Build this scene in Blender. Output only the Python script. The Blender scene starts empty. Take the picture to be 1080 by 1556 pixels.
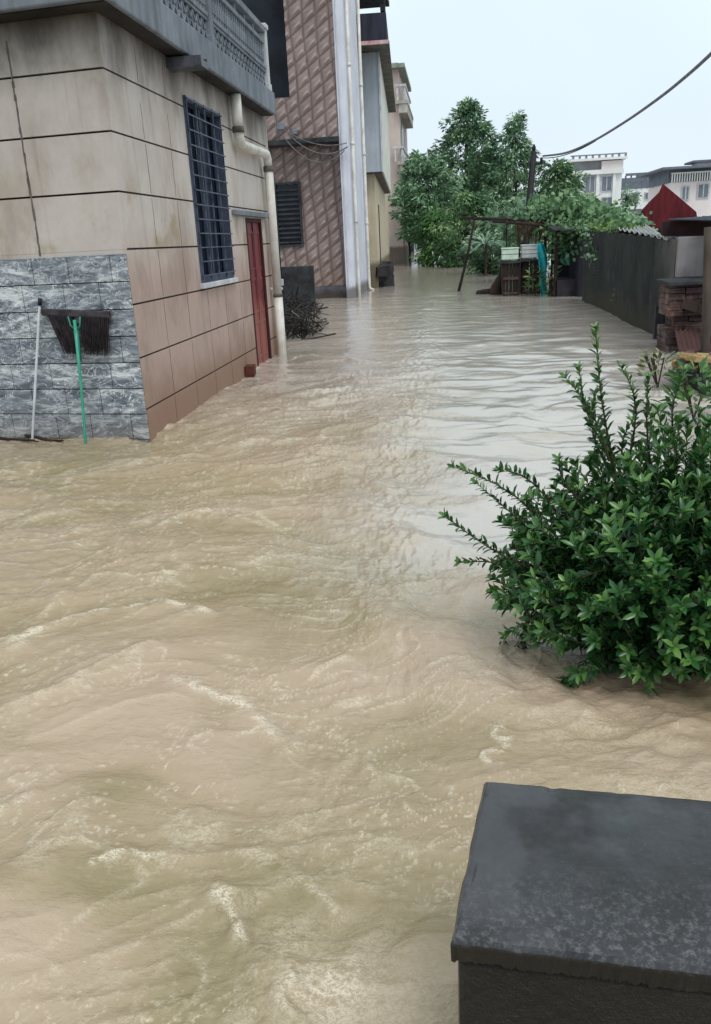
import bpy, math, random
import numpy as np
from mathutils import Vector, Matrix
random.seed(7); RNG = np.random.default_rng(11)
PI = math.pi
sc = bpy.context.scene
col = sc.collection

# ------------------------------------------------------------------ camera model
F, CX, CY, H = 1250., 540., 778., 1.65      # focal length and centre in photo pixels, eye height over the water
nrm = lambda v: v/np.linalg.norm(v)
yy = nrm(np.array([147., -418., F])); DD = F*F/(418-147*.05)
zz = -nrm(np.array([.05*DD, DD, F])); xx = np.cross(yy, zz)
RW = np.stack([xx, yy, zz])
def ray(px, py): return RW @ np.array([px-CX, py-CY, F])
def P(px, py, z=0.):
    r = ray(px, py); return r*((z-H)/r[2])+np.array([0, 0, H])
def VY(px, py, Y):
    r = ray(px, py); return r*(Y/r[1])+np.array([0, 0, H])
def VX(px, py, X):
    r = ray(px, py); return r*(X/r[0])+np.array([0, 0, H])
cam_d = bpy.data.cameras.new('camera'); cam = bpy.data.objects.new('camera', cam_d); col.objects.link(cam)
cam_d.sensor_fit = 'VERTICAL'; cam_d.sensor_height = 36; cam_d.lens = F/1556*36
cam_d.clip_end = 5000; cam_d.clip_start = .02
m = Matrix.Identity(4)
for i in range(3):
    m[i][0] = RW[i][0]; m[i][1] = -RW[i][1]; m[i][2] = -RW[i][2]
m[2][3] = H
cam.matrix_world = m; sc.camera = cam

# ------------------------------------------------------------------ helpers
def lin(r, g, b, k=1.):
    f = lambda c: ((c/255+.055)/1.055)**2.4 if c > 10 else c/255/12.92
    return (f(r)*k, f(g)*k, f(b)*k, 1)
class MB:
    def __init__(s): s.v = []; s.f = []; s.attr = None
    def add(s, vs, fs):
        n = len(s.v); s.v += [tuple(map(float, p)) for p in vs]; s.f += [tuple(i+n for i in f) for f in fs]; return s
    def prism(s, poly, z0, z1):
        n = len(poly)
        vs = [(p[0], p[1], z0) for p in poly]+[(p[0], p[1], z1) for p in poly]
        fs = [tuple(range(n-1, -1, -1)), tuple(range(n, 2*n))]+[(i, (i+1) % n, n+(i+1) % n, n+i) for i in range(n)]
        return s.add(vs, fs)
    def box(s, x0, x1, y0, y1, z0, z1, M=None, j=0.):
        vs = [(x, y, z) for z in (z0, z1) for x, y in ((x0, y0), (x1, y0), (x1, y1), (x0, y1))]
        if j: vs = [tuple(c+random.uniform(-j, j) for c in p) for p in vs]
        if M is not None: vs = [tuple(M @ Vector(p)) for p in vs]
        return s.add(vs, [(3, 2, 1, 0), (4, 5, 6, 7), (0, 1, 5, 4), (1, 2, 6, 5), (2, 3, 7, 6), (3, 0, 4, 7)])
    def tube(s, pts, r, n=8, cap=True):
        pts = [np.array(p, float) for p in pts]
        rs = r if isinstance(r, (list, tuple)) else [r]*len(pts)
        base = len(s.v); up = np.array([.13, .31, .94]); prev = None
        for i, p in enumerate(pts):
            t = nrm(pts[min(i+1, len(pts)-1)]-pts[max(i-1, 0)]+1e-9)
            a = np.cross(t, up if abs(t @ up) < .95 else np.array([1., 0, 0])) if prev is None else prev-t*(prev @ t)
            a = nrm(a); b = np.cross(t, a); prev = a
            for k in range(n):
                q = p+rs[i]*(a*math.cos(2*PI*k/n)+b*math.sin(2*PI*k/n)); s.v.append(tuple(q))
        for i in range(len(pts)-1):
            for k in range(n):
                s.f.append((base+i*n+k, base+i*n+(k+1) % n, base+(i+1)*n+(k+1) % n, base+(i+1)*n+k))
        if cap:
            s.f.append(tuple(base+k for k in range(n-1, -1, -1))); s.f.append(tuple(base+(len(pts)-1)*n+k for k in range(n)))
        return s
    def grid(s, fn, nu, nv):
        vs = [fn(i/nu, j/nv) for j in range(nv+1) for i in range(nu+1)]
        fs = [(j*(nu+1)+i, j*(nu+1)+i+1, (j+1)*(nu+1)+i+1, (j+1)*(nu+1)+i) for j in range(nv) for i in range(nu)]
        return s.add(vs, fs)
def link_mesh(name, me, mat, parent):
    o = bpy.data.objects.new(name, me); col.objects.link(o)
    if mat: me.materials.append(mat)
    if parent is not None: o.parent = parent
    return o
def root_loc(o):
    l = Vector((0, 0, 0))
    while o is not None: l += o.location; o = o.parent
    return l
def obj(name, mb, mat, parent=None, smooth=False, bevel=0, origin=None):
    me = bpy.data.meshes.new(name)
    off = root_loc(parent) if parent is not None else Vector(origin if origin is not None else (0, 0, 0))
    me.from_pydata([(x-off.x, y-off.y, z-off.z) for x, y, z in mb.v], [], mb.f)
    if smooth: me.polygons.foreach_set('use_smooth', [True]*len(me.polygons))
    me.update()
    o = link_mesh(name, me, mat, parent)
    if parent is None: o.location = off
    if bevel:
        b = o.modifiers.new('bevel', 'BEVEL'); b.width = bevel; b.segments = 2; b.limit_method = 'ANGLE'; b.angle_limit = .6
    return o
def tag(o, label, cat, group=None, kind=None):
    o['label'] = label
    if cat: o['category'] = cat
    if group: o['group'] = group
    if kind: o['kind'] = kind
    return o
def thing(name, label, cat, loc=(0, 0, 0), group=None):
    o = bpy.data.objects.new(name, None); col.objects.link(o); o.location = [float(c) for c in loc]; o.empty_display_size = .2
    return tag(o, label, cat, group)

# ------------------------------------------------------------------ materials
class MT:
    def __init__(s, name, rough=.8, spec=.3):
        s.m = bpy.data.materials.new(name); s.m.use_nodes = True; s.n = s.m.node_tree.nodes; s.l = s.m.node_tree.links
        s.b = s.n['Principled BSDF']; s.b.inputs['Roughness'].default_value = rough; s.b.inputs['Specular IOR Level'].default_value = spec
        s.pos = s.n.new('ShaderNodeNewGeometry').outputs['Position']
    def mapv(s, scale, rot=(0, 0, 0), vec=None):
        n = s.n.new('ShaderNodeMapping'); n.inputs['Scale'].default_value = scale; n.inputs['Rotation'].default_value = rot
        s.l.new(vec or s.pos, n.inputs['Vector']); return n.outputs[0]
    def noise(s, scale, detail=5, rough=.6, sc3=(1, 1, 1), dist=0, rot=(0, 0, 0), off=None):
        n = s.n.new('ShaderNodeTexNoise'); n.inputs['Scale'].default_value = scale; n.inputs['Detail'].default_value = detail
        n.inputs['Roughness'].default_value = rough; n.inputs['Distortion'].default_value = dist
        s.l.new(s.mapv(sc3, rot), n.inputs['Vector']); return n.outputs[0]
    def voro(s, scale, sc3=(1, 1, 1), feature='F1', rnd=1.):
        n = s.n.new('ShaderNodeTexVoronoi'); n.inputs['Scale'].default_value = scale; n.feature = feature
        n.inputs['Randomness'].default_value = rnd
        s.l.new(s.mapv(sc3), n.inputs['Vector']); return n.outputs[0]
    def ramp(s, fac, stops, const=False):
        n = s.n.new('ShaderNodeValToRGB'); e = n.color_ramp.elements
        if const: n.color_ramp.interpolation = 'CONSTANT'
        while len(e) < len(stops): e.new(.5)
        for i, (p, c) in enumerate(stops):
            e[i].position = p; e[i].color = c if isinstance(c, (tuple, list)) else (c, c, c, 1)
        s.l.new(fac, n.inputs[0]); return n.outputs[0]
    def mix(s, fac, a, b, mode='MIX'):
        n = s.n.new('ShaderNodeMix'); n.data_type = 'RGBA'; n.blend_type = mode
        for sock, v in ((n.inputs[0], fac), (n.inputs[6], a), (n.inputs[7], b)):
            if isinstance(v, bpy.types.NodeSocket): s.l.new(v, sock)
            else: sock.default_value = v
        return n.outputs[2]
    def math(s, op, a, b=0., c=None, clamp=False):
        n = s.n.new('ShaderNodeMath'); n.operation = op; n.use_clamp = clamp
        for i, v in enumerate((a, b) if c is None else (a, b, c)):
            if isinstance(v, bpy.types.NodeSocket): s.l.new(v, n.inputs[i])
            else: n.inputs[i].default_value = v
        return n.outputs[0]
    def range(s, v, a, b, c=0., d=1.):
        n = s.n.new('ShaderNodeMapRange'); n.interpolation_type = 'SMOOTHSTEP'
        s.l.new(v, n.inputs[0])
        for i, x in enumerate((a, b, c, d)): n.inputs[i+1].default_value = x
        return n.outputs[0]
    def axis(s, i):
        n = s.n.new('ShaderNodeSeparateXYZ'); s.l.new(s.pos, n.inputs[0]); return n.outputs[i]
    def attr(s, name):
        n = s.n.new('ShaderNodeAttribute'); n.attribute_name = name; return n.outputs
    def color(s, c):
        if isinstance(c, bpy.types.NodeSocket): s.l.new(c, s.b.inputs['Base Color'])
        else: s.b.inputs['Base Color'].default_value = c
        return s
    def rough(s, c): s.l.new(c, s.b.inputs['Roughness']); return s
    def bump(s, h, strength=.4, dist=.02):
        n = s.n.new('ShaderNodeBump'); n.inputs['Strength'].default_value = strength; n.inputs['Distance'].default_value = dist
        if s.b.inputs['Normal'].is_linked: s.l.new(s.b.inputs['Normal'].links[0].from_socket, n.inputs['Normal'])
        s.l.new(h, n.inputs['Height']); s.l.new(n.outputs[0], s.b.inputs['Normal']); return s
def simple(name, c1, c2, scale=3., rough=.8, spec=.3, bump=.3, bd=.01, detail=8, sc3=(1, 1, 1), lo=.35, hi=.65, streak=0., wet=None):
    """two tones mixed by noise, optional vertical rain streaks, fine bump, optional dark wet band above the water"""
    t = MT(name, rough, spec)
    n = t.noise(scale, detail, .65, sc3)
    c = t.mix(t.ramp(n, [(lo, 0.), (hi, 1.)]), c1, c2)
    if streak:
        st = t.noise(5., 4, .6, (1.6, 1.6, .12)); c = t.mix(t.ramp(st, [(.45, 0.), (.75, streak)]), c, (c1[0]*.25, c1[1]*.25, c1[2]*.25, 1))
    if wet is not None:
        z = t.axis(2); wv = t.math('ADD', z, t.math('MULTIPLY', t.noise(4., 3), -.25))
        c = t.mix(t.range(wv, wet-.25, wet, .75, 0.), c, lin(74, 58, 44, .7))
    t.color(c)
    if bump: t.bump(t.noise(scale*9, 6, .7), bump, bd)
    return t.m

# ------------------------------------------------------------------ numpy noise
def _hash(ix, iy, seed):
    h = (ix.astype(np.int64)*374761393+iy.astype(np.int64)*668265263+seed*1442695041) & 0xffffffff
    h = ((h ^ (h >> 13))*1274126177) & 0xffffffff
    return ((h ^ (h >> 16)) & 0xffff)/65535.*2*PI
def gn(x, y, seed=0):
    ix = np.floor(x); iy = np.floor(y); fx = x-ix; fy = y-iy
    u = fx*fx*fx*(fx*(fx*6-15)+10); v = fy*fy*fy*(fy*(fy*6-15)+10)
    def g(dx, dy):
        a = _hash(ix+dx, iy+dy, seed); return np.cos(a)*(fx-dx)+np.sin(a)*(fy-dy)
    a = g(0, 0)*(1-u)+g(1, 0)*u; b = g(0, 1)*(1-u)+g(1, 1)*u
    return (a*(1-v)+b*v)*1.5
def fbm(x, y, o=4, seed=0, gain=.5):
    s = 0; a = 1
    for k in range(o): s = s+a*gn(x, y, seed+k*17); x = x*2.03+3.1; y = y*2.03+1.7; a *= gain
    return s
def sm(x, a, b):
    t = np.clip((x-a)/(b-a), 0, 1); return t*t*(3-2*t)

# ------------------------------------------------------------------ world and sun: flat rain-day light
w = bpy.data.worlds.new('World'); sc.world = w; w.use_nodes = True
wn, wl = w.node_tree.nodes, w.node_tree.links
bg = wn['Background']
sky = wn.new('ShaderNodeTexSky'); sky.sky_type = 'NISHITA'; sky.sun_disc = False
SE, SR = math.radians(58), math.radians(150)
sky.sun_elevation = SE; sky.sun_rotation = SR; sky.air_density = 1.; sky.dust_density = 3.
tc = wn.new('ShaderNodeTexCoord'); sep = wn.new('ShaderNodeSeparateXYZ'); wl.new(tc.outputs['Generated'], sep.inputs[0])
rp = wn.new('ShaderNodeValToRGB'); wl.new(sep.outputs[2], rp.inputs[0])
el = rp.color_ramp.elements
el[0].position = 0.; el[0].color = (8.2, 9.2, 9.6, 1)
el[1].position = .75; el[1].color = (8.8, 9.9, 9.9, 1)
e = el.new(.1); e.color = (7.9, 9.1, 10.1, 1)
e = el.new(.3); e.color = (8.4, 10.0, 10.3, 1)
nz = wn.new('ShaderNodeTexNoise'); nz.inputs['Scale'].default_value = 2.2; nz.inputs['Detail'].default_value = 3; wl.new(tc.outputs['Generated'], nz.inputs['Vector'])
cr = wn.new('ShaderNodeMapRange'); wl.new(nz.outputs[0], cr.inputs[0]); cr.inputs[1].default_value = .3; cr.inputs[2].default_value = .7; cr.inputs[3].default_value = .93; cr.inputs[4].default_value = 1.05
vm = wn.new('ShaderNodeVectorMath'); vm.operation = 'SCALE'; wl.new(rp.outputs[0], vm.inputs[0]); wl.new(cr.outputs[0], vm.inputs['Scale'])
mx = wn.new('ShaderNodeMix'); mx.data_type = 'RGBA'; mx.inputs[0].default_value = .93      # the cloud deck hides nearly all of the clear sky
wl.new(sky.outputs[0], mx.inputs[6]); wl.new(vm.outputs[0], mx.inputs[7])
wl.new(mx.outputs[2], bg.inputs[0]); bg.inputs[1].default_value = .109
sd = bpy.data.lights.new('sun', 'SUN'); sd.energy = 1.5; sd.angle = math.radians(25); sd.color = (1, .97, .93)
so = bpy.data.objects.new('sun', sd); col.objects.link(so)
sdir = Vector((math.sin(SR)*math.cos(SE), math.cos(SR)*math.cos(SE), math.sin(SE)))
so.rotation_euler = sdir.to_track_quat('Z', 'Y').to_euler(); so.location = (0, 0, 30)
sc.view_settings.view_transform = 'Standard'; sc.view_settings.look = 'None'; sc.view_settings.exposure = 0; sc.view_settings.gamma = 1

# ------------------------------------------------------------------ flood water
def seg_field(X, Y, pts, wdt):
    """gaussian falloff about a polyline of water points"""
    best = np.full(X.shape, 9.)
    for a, b in zip(pts[:-1], pts[1:]):
        dx, dy = b[0]-a[0], b[1]-a[1]; L = dx*dx+dy*dy+1e-9
        t = np.clip(((X-a[0])*dx+(Y-a[1])*dy)/L, 0, 1)
        best = np.minimum(best, np.hypot(X-a[0]-t*dx, Y-a[1]-t*dy))
    return np.exp(-(best/wdt)**2)
def water():
    nr, nc = 1350, 860
    Yr = .35+.75*(np.exp(np.linspace(0, math.log(1+210/.75), nr))-1)
    u = np.linspace(-1, 1, nc); u = np.sign(u)*(.55*np.abs(u)+1.45*np.abs(u)**5)
    X = (u[None, :]*(Yr[:, None]*.98+1.5)*.72); Y = np.repeat(Yr[:, None], nc, 1)
    near = 1-sm(Y, 5., 16.); edge_ = .12*np.sin(Y*1.9)+.15*gn(X*1.2, Y*.9, 2); calm = sm(X+edge_, -1.15, .35)*sm(Y+edge_, 3.2, 4.7); calm = calm*(1-.35*sm(gn(X*1.3, Y*2.2, 12), .1, .5))      # the slack reach in front of the hutches
    wx = X+.45*gn(X*.55, Y*.5, 3)+.16*gn(X*1.7, Y*1.7, 5); wy = Y+.45*gn(X*.5+9, Y*.55, 4)+.16*gn(X*1.7, Y*1.5, 6)
    h = np.zeros_like(X)
    swell = fbm(wx*.95, wy*1.5, 3, 21, .42); h += .048*(.2+.8*near)*swell; fine = .25+.75*sm(Y, 2.2, 4.5)                       # slow boils
    a = -.22*sm(-X, -.3, 2.); ca, sa = math.cos(.30), math.sin(.30)        # standing waves cross the current
    rx, ry = wx*ca+wy*sa, -wx*sa+wy*ca
    rid = 1-np.abs(gn(rx*1.3, ry*3.6, 31)); rid2 = 1-np.abs(gn(rx*3.0+4, ry*7.5, 37)); rid3 = 1-np.abs(gn(rx*6+4, ry*15., 39)); rid4 = 1-np.abs(gn(rx*11+4, ry*27., 41)); midz = sm(Y, 2.8, 4.5)
    act = (.35+.65*near)*(1-.8*calm)
    patch = sm(fbm(X*.7, Y*.7, 2, 55), -.25, .45)
    h += act*(.013*rid**3+.008*patch*rid2**3+(.0012+.0052*midz)*patch*rid3**3+(.0002+.0024*midz)*rid4**3)
    ch = np.abs(fbm(wx*3.6, wy*5.4, 5, 44, .56)); h += fine*act*(.014*(1-ch)**2)*(.35+.9*sm(gn(X*.9, Y*.9, 47), -.35, .4))+act*fine*.003*fbm(wx*16, wy*22, 3, 48)
    glint = np.clip((.045-ch)/.045, 0, 1)*sm(gn(X*1.4, Y*1.7, 49), -.1, .45)
    shear = np.exp(-((X+.40+.05*np.sin(Y*1.3))/(.17+.012*Y))**2)*(1-sm(Y, 22, 40))
    h += shear*(.008*(1-np.abs(gn(wx*9, wy*5, 61)))+.006*fbm(X*18, Y*10, 2, 66))
    far = sm(Y, 6., 12.)
    h += far*(.0035*gn(X*.7, Y*2.6, 71)+.0028*gn(X*1.9, Y*6., 72)+.0018*gn(X*3.5+2, Y*11., 73))*(.5+.8*sm(gn(X*.3, Y*.3, 77), -.3, .4))
    h += calm*(1-far)*(.002*gn(X*1.5, Y*4.5, 75)+.0012*gn(X*4, Y*10., 76))
    foam_glint = np.zeros_like(X)
    S = [([(20, 985), (120, 945), (180, 935), (250, 918), (300, 938)], .035, 1., .028), ([(70, 930), (150, 882), (200, 878), (265, 885)], .03, .6, .02),
         ([(265, 1038), (350, 1058), (400, 1090), (432, 1125)], .028, 1., .02), ([(290, 1138), (360, 1112), (420, 1105)], .018, .6, .01),
         ([(0, 1085), (90, 1060), (170, 1025), (240, 990)], .03, .4, .03), ([(125, 1312), (170, 1302), (230, 1298)], .016, .9, .016),
         ([(0, 1350), (60, 1310), (130, 1225)], .04, .25, .03), ([(330, 1350), (400, 1450), (450, 1540), (480, 1600)], .022, .8, .03),
         ([(250, 1300), (246, 1262), (290, 1235), (340, 1238)], .02, .5, .012), ([(752, 1092), (770, 1128), (752, 1172)], .012, .9, .01),
         ([(380, 1290), (450, 1330), (520, 1370)], .022, .45, .015), ([(560, 1150), (630, 1195), (622, 1240)], .014, .5, .01),
         ([(0, 800), (60, 782), (120, 780)], .05, .5, .02), ([(228, 800), (290, 782), (335, 778)], .03, .7, .02), ([(350, 792), (420, 775), (470, 770)], .03, .5, .015),
         ([(0, 740), (100, 722), (220, 700)], .05, .4, .02), ([(120, 725), (170, 718), (230, 700), (300, 690)], .05, .5, .02),
         ([(380, 640), (440, 625), (520, 600)], .06, .6, .02), ([(430, 605), (500, 592), (570, 590)], .06, .5, .02), ([(470, 550), (530, 545), (575, 550)], .07, .5, .02),
         ([(340, 680), (400, 668), (470, 662)], .05, .5, .02), ([(250, 650), (300, 645), (360, 625)], .05, .5, .02), ([(560, 655), (610, 640), (650, 600)], .04, .35, .012),
         ([(700, 900), (700, 940), (640, 985)], .03, .2, .01), ([(0, 1230), (40, 1190), (60, 1180)], .03, .7, .015)]
    for pl, wd, st, hh in S:
        pts = [P(a_, b_)[:2] for a_, b_ in pl]
        jx = X+.055*gn(X*6, Y*6, 81)+.02*gn(X*17, Y*17, 84); jy = Y+.055*gn(X*6, Y*6, 82)+.02*gn(X*17, Y*17, 85)
        g = seg_field(jx, jy, pts, wd); h += hh*seg_field(jx, jy, pts, wd*1.9)*.8; foam_glint = np.maximum(foam_glint, st*1.1*g*sm(gn(X*9, Y*9, 86), -.75, .2))
    # bubble rafts turning under the landing
    for (px, py, r, st) in ((500, 1500, .13, .75), (440, 1420, .1, .45), (560, 1440, .12, .3), (300, 1260, .1, .4), (450, 1250, .16, .25), (600, 1530, .12, .3), (880, 1120, .25, .3), (760, 1040, .25, .25), (1000, 1190, .3, .3)):
        c = P(px, py); foam_glint = np.maximum(foam_glint, st*np.exp(-(((X-c[0])**2+((Y-c[1])*1.1)**2)/r**2)))
    crest = np.clip((rid-.90)*10, 0, 1)*sm(gn(X*1.1, Y*1.1, 91), -.05, .45)*.7+np.clip((rid2-.88)*8, 0, 1)*sm(gn(X*1.5, Y*1.5, 93), 0., .5)*.65*patch+np.clip((rid3-.86)*7, 0, 1)*sm(gn(X*1.9, Y*1.9, 95), .05, .5)*.55*patch+midz*np.clip((rid4-.84)*7, 0, 1)*sm(gn(X*2.3, Y*2.3, 96), .0, .45)*.5
    foam_glint = np.maximum(foam_glint, crest*(1-calm)*(1-sm(Y, 14, 26))*(.35+.65*sm(Y, 2., 5.)))
    foam_glint = np.maximum(foam_glint, glint*.8*(1-.9*calm)*(1-sm(Y, 12, 22)))  # sky glints on the crests painted as pale flecks among the froth
    fl = np.clip((1-np.abs(fbm(wx*9, wy*15, 3, 141))-.93)*14, 0, 1)*sm(gn(X*2.2, Y*2.6, 143), .1, .55)
    foam_glint = np.maximum(foam_glint, fl*.75*(1-.9*calm)*(1-sm(Y, 9, 16)))
    wl2 = np.exp(-(np.clip(X+2.78, 0, 9)/.05)**2)*(Y > 7.2)*(Y < 13.3)*.8; wl3 = np.exp(-((Y-(7.2-.131*(X+2.8)))/.05)**2)*(X < -2.8)*.5
    foam_glint = np.maximum(foam_glint, np.maximum(wl2, wl3)*sm(gn(X*6, Y*6, 161), -.2, .4))
    vx = X+.75*gn(X*.45+3, Y*.45, 171)+.28*gn(X*1.1, Y*1.1, 172)+.1*gn(X*3, Y*3, 173); vy = Y+.75*gn(X*.45, Y*.45+5, 174)+.28*gn(X*1.1, Y*1.1, 175)+.1*gn(X*3, Y*3, 176)
    ws = 0
    for k_, (a_, b_, g_) in enumerate(((1.2, 3.6, 22), (2.6, 7.5, 14), (5.2, 14., 10))):
        ws = np.maximum(ws, np.clip((1-np.abs(gn(vx*a_+vy*.35*a_, vy*b_-vx*.3*b_, 181+k_))-(1-1./g_))*g_, 0, 1)*sm(gn(X*1.25+k_, Y*1.25, 191+k_), .0, .5))
    h += .0045*ws*(1-.9*calm)*(1-sm(Y, 8, 14)); foam_glint = np.maximum(foam_glint, .6*ws*(1-.9*calm)*(1-sm(Y, 10, 18)))
    foam_glint = np.maximum(foam_glint, .22*shear*sm(gn(wx*10, wy*6, 97), .05, .5))
    # silt tone: 0 olive .. 1 pinkish
    tone = .5+.45*fbm(wx*.55, wy*.8, 3, 101)+.42*swell*(1-sm(Y, 4, 8))
    for (px, py, r, st) in ((330, 1120, .5, .35), (60, 1430, .3, .5), (60, 1150, .4, .25), (170, 1200, .14, -.75), (160, 1330, .12, -.5), (60, 1340, .14, -.5), (300, 1500, .17, -.7), (560, 940, .18, -.35), (550, 1060, .25, .25),
                            (250, 870, .6, -.1), (470, 780, .6, -.08), (250, 640, 1.2, .15), (700, 1110, .25, -.2), (420, 1350, .2, -.2), (600, 1250, .3, .15), (30, 700, .9, -.35)):
        c = P(px, py); tone += st*np.exp(-((X-c[0])**2+(Y-c[1])**2)/r**2)
    tone = .5+.75*(tone-.5)+.05*np.tanh((tone-.5)*9)*(1-sm(Y, 3., 6.))+.08*gn(wx*2.6, wy*3.4, 111)*(1-sm(Y, 4, 9))
    for (cx_, cy_, r_, k_) in ((.84, 2.95, .52, 34.), (-2.8, 7.2, .25, 18.), (3.0, 11.9, .3, 16.), (.2, 1.5, .3, 40.)):
        q_ = np.hypot(X-cx_, (Y-cy_)*1.15)+.03*gn(X*5, Y*5, 151); h += .006*np.cos((q_-r_)*k_)*np.exp(-((q_-r_-.12)/.16)**2)*(.5+sm(gn(X*4, Y*4, 153), -.4, .4))
    lim = sm(Y, 50, 200); h *= 1-lim
    h -= .012
    me = bpy.data.meshes.new('flood_water')
    nv = nr*nc; co = np.stack([X, Y, h], -1).reshape(-1, 3).astype(np.float32)
    i = np.arange(nr-1)[:, None]*nc+np.arange(nc-1)[None, :]
    q = np.stack([i, i+1, i+nc+1, i+nc], -1).reshape(-1, 4).astype(np.int32)
    me.vertices.add(nv); me.vertices.foreach_set('co', co.ravel())
    me.loops.add(q.size); me.loops.foreach_set('vertex_index', q.ravel())
    me.polygons.add(len(q)); me.polygons.foreach_set('loop_start', np.arange(0, q.size, 4, dtype=np.int32))
    me.polygons.foreach_set('use_smooth', np.ones(len(q), bool))
    for nm, arr in (('foam_glint', np.clip(foam_glint, 0, 1)), ('tone', np.clip(tone, 0, 1)), ('calm', np.clip(np.maximum(calm, far*.75*(1-.0*X)), 0, 1)), ('shear', np.clip(shear, 0, 1))):
        at = me.attributes.new(nm, 'FLOAT', 'POINT'); at.data.foreach_set('value', arr.ravel().astype(np.float32))
    me.update(calc_edges=True)
    t = MT('muddy_water', .12, .5); t.b.inputs['IOR'].default_value = 1.42
    fo, to, ca_, sh = (t.attr(k)[2] for k in ('foam_glint', 'tone', 'calm', 'shear'))
    base = t.ramp(t.math('ADD', to, t.math('MULTIPLY', t.math('SUBTRACT', t.noise(3., 6, .65, (1, 1.6, 1), 1.), .5), .5)),
                  [(.05, lin(138, 124, 92)), (.34, lin(154, 137, 109)), (.58, lin(164, 145, 120)), (.95, lin(177, 155, 135))])
    fin = t.noise(26., 6, .7, (1, 1.7, 1), .8); fin2 = t.noise(9., 5, .65, (1, 2., 1), 1.2)
    base = t.mix(t.ramp(fin2, [(.35, .0), (.75, .22)]), base, lin(176, 160, 138))
    fm = t.math('MULTIPLY', fo, t.range(t.math('ADD', t.math('MULTIPLY', fin, .6), t.math('MULTIPLY', fin2, .4)), .38, .52), clamp=True)
    wisp = t.range(t.math('ABSOLUTE', t.math('SUBTRACT', t.noise(34., 4, .65, (1, 1.5, 1), 1.5), .5)), .0, .07, 1., .18)
    wisp2 = t.range(t.math('ABSOLUTE', t.math('SUBTRACT', t.noise(15., 4, .7, (1, 1.5, 1), 2.2), .5)), .0, .05, .8, 0.); cell = t.math('MAXIMUM', wisp, wisp2)
    fm = t.math('MULTIPLY', fm, cell, clamp=True)
    speck = t.math('MULTIPLY', t.range(t.noise(70., 3, .6, (1, 1.6, 1)), .66, .74), t.range(t.noise(2.2, 3), .48, .62))
    speck = t.math('MULTIPLY', speck, t.math('SUBTRACT', 1., ca_), clamp=True)
    fm2 = t.math('MAXIMUM', fm, t.math('MULTIPLY', speck, .5))
    base = t.mix(t.math('MULTIPLY', ca_, .62), base, lin(182, 178, 180)); t.color(t.mix(fm2, base, lin(232, 220, 202)))  # slack water paled toward lavender, painting in the sky's reflection
    t.rough(t.math('ADD', t.math('MULTIPLY', fm2, .4), t.math('SUBTRACT', .10, t.math('MULTIPLY', ca_, .04))))
    t.l.new(t.math('ADD', t.math('MULTIPLY', ca_, .93), 1.5), t.b.inputs['IOR'])
    act_ = t.math('SUBTRACT', 1., t.math('MULTIPLY', ca_, .8))
    b1 = t.math('MULTIPLY', t.noise(14., 5, .6, (1, 1.6, 1), .2), act_); b2 = t.math('MULTIPLY', t.noise(60., 5, .65, (1, 1.4, 1), .1), act_)
    t.bump(b1, .6, .018); t.bump(b2, .6, .005); t.bump(t.noise(3.2, 3, .5, (1, 2.6, 1)), .12, .010)
    o = link_mesh('flood_water', me, t.m, None)
    tag(o, 'muddy tan floodwater rushing down the flooded village street', 'water', kind='structure')
water()
g = MB().grid(lambda a, b: (-900+1800*a, -300+2100*b, -.6+(.58 if b > .26 else 0)), 30, 34)
tag(obj('ground', g, simple('far_ground', lin(92, 104, 70, .6), lin(120, 112, 90, .6), .05)), 'flat drowned land around the village', 'ground', kind='structure')

# ------------------------------------------------------------------ shared materials
def stucco():
    t = MT('weathered_render', .85, .25)
    x, y, z = t.axis(0), t.axis(1), t.axis(2)
    c = t.mix(t.ramp(t.noise(.9, 6, .6), [(.35, 0.), (.65, 1.)]), lin(204, 194, 189), lin(188, 178, 174))
    low = t.range(t.math('ADD', z, t.math('MULTIPLY', t.noise(.8, 4), -.8)), .9, 1.7, 1., 0.)
    c = t.mix(t.math('MULTIPLY', low, t.range(x, -2.86, -2.81)), c, lin(178, 154, 146))
    c = t.mix(t.ramp(t.noise(9., 7, .7), [(.3, 0.), (.8, .3)]), c, lin(158, 148, 140))
    dirt = t.math('MULTIPLY', t.range(t.noise(1.1, 6, .68, (1, 1, .5)), .46, .64), t.range(z, 3.4, 1.0, .25, .6)); c = t.mix(dirt, c, lin(140, 120, 108))
    yel = t.math('MULTIPLY', t.range(t.noise(1.4, 4, .6), .52, .66), t.math('MULTIPLY', t.range(z, 1.55, 1.75), t.range(z, 2.5, 1.9, 0., .8)))
    c = t.mix(yel, c, lin(156, 140, 112))
    # rain runs: narrow, vertical, fading downwards
    run = t.range(t.noise(3.2, 3, .55, (1, 1, .07)), .56, .74, 0., .35)
    c = t.mix(run, c, lin(136, 124, 116))
    run2 = t.range(t.noise(9., 2, .5, (1, 1, .05)), .62, .74, 0., .2)
    c = t.mix(run2, c, lin(92, 82, 72))
    # grime under the slab, with the soffit's shade painted into the same darkening
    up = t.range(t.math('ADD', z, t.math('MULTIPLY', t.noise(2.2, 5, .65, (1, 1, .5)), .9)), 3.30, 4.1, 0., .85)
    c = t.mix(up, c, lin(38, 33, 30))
    wet = t.range(t.math('ADD', z, t.math('MULTIPLY', t.noise(2.5, 4), -.6)), -.15, .45, .85, 0.)
    c = t.mix(wet, c, lin(140, 110, 94))
    t.color(c); t.bump(t.noise(60., 6, .7), .35, .004); t.bump(t.noise(2., 3), .3, .02)
    return t.m
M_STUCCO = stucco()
M_GROOVE = simple('dark_joint', lin(40, 34, 32), lin(60, 50, 46), 8)
M_CONC = simple('weathered_concrete', lin(132, 138, 148), lin(104, 110, 120), 2.2, streak=.55, bump=.5, bd=.006)
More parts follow.
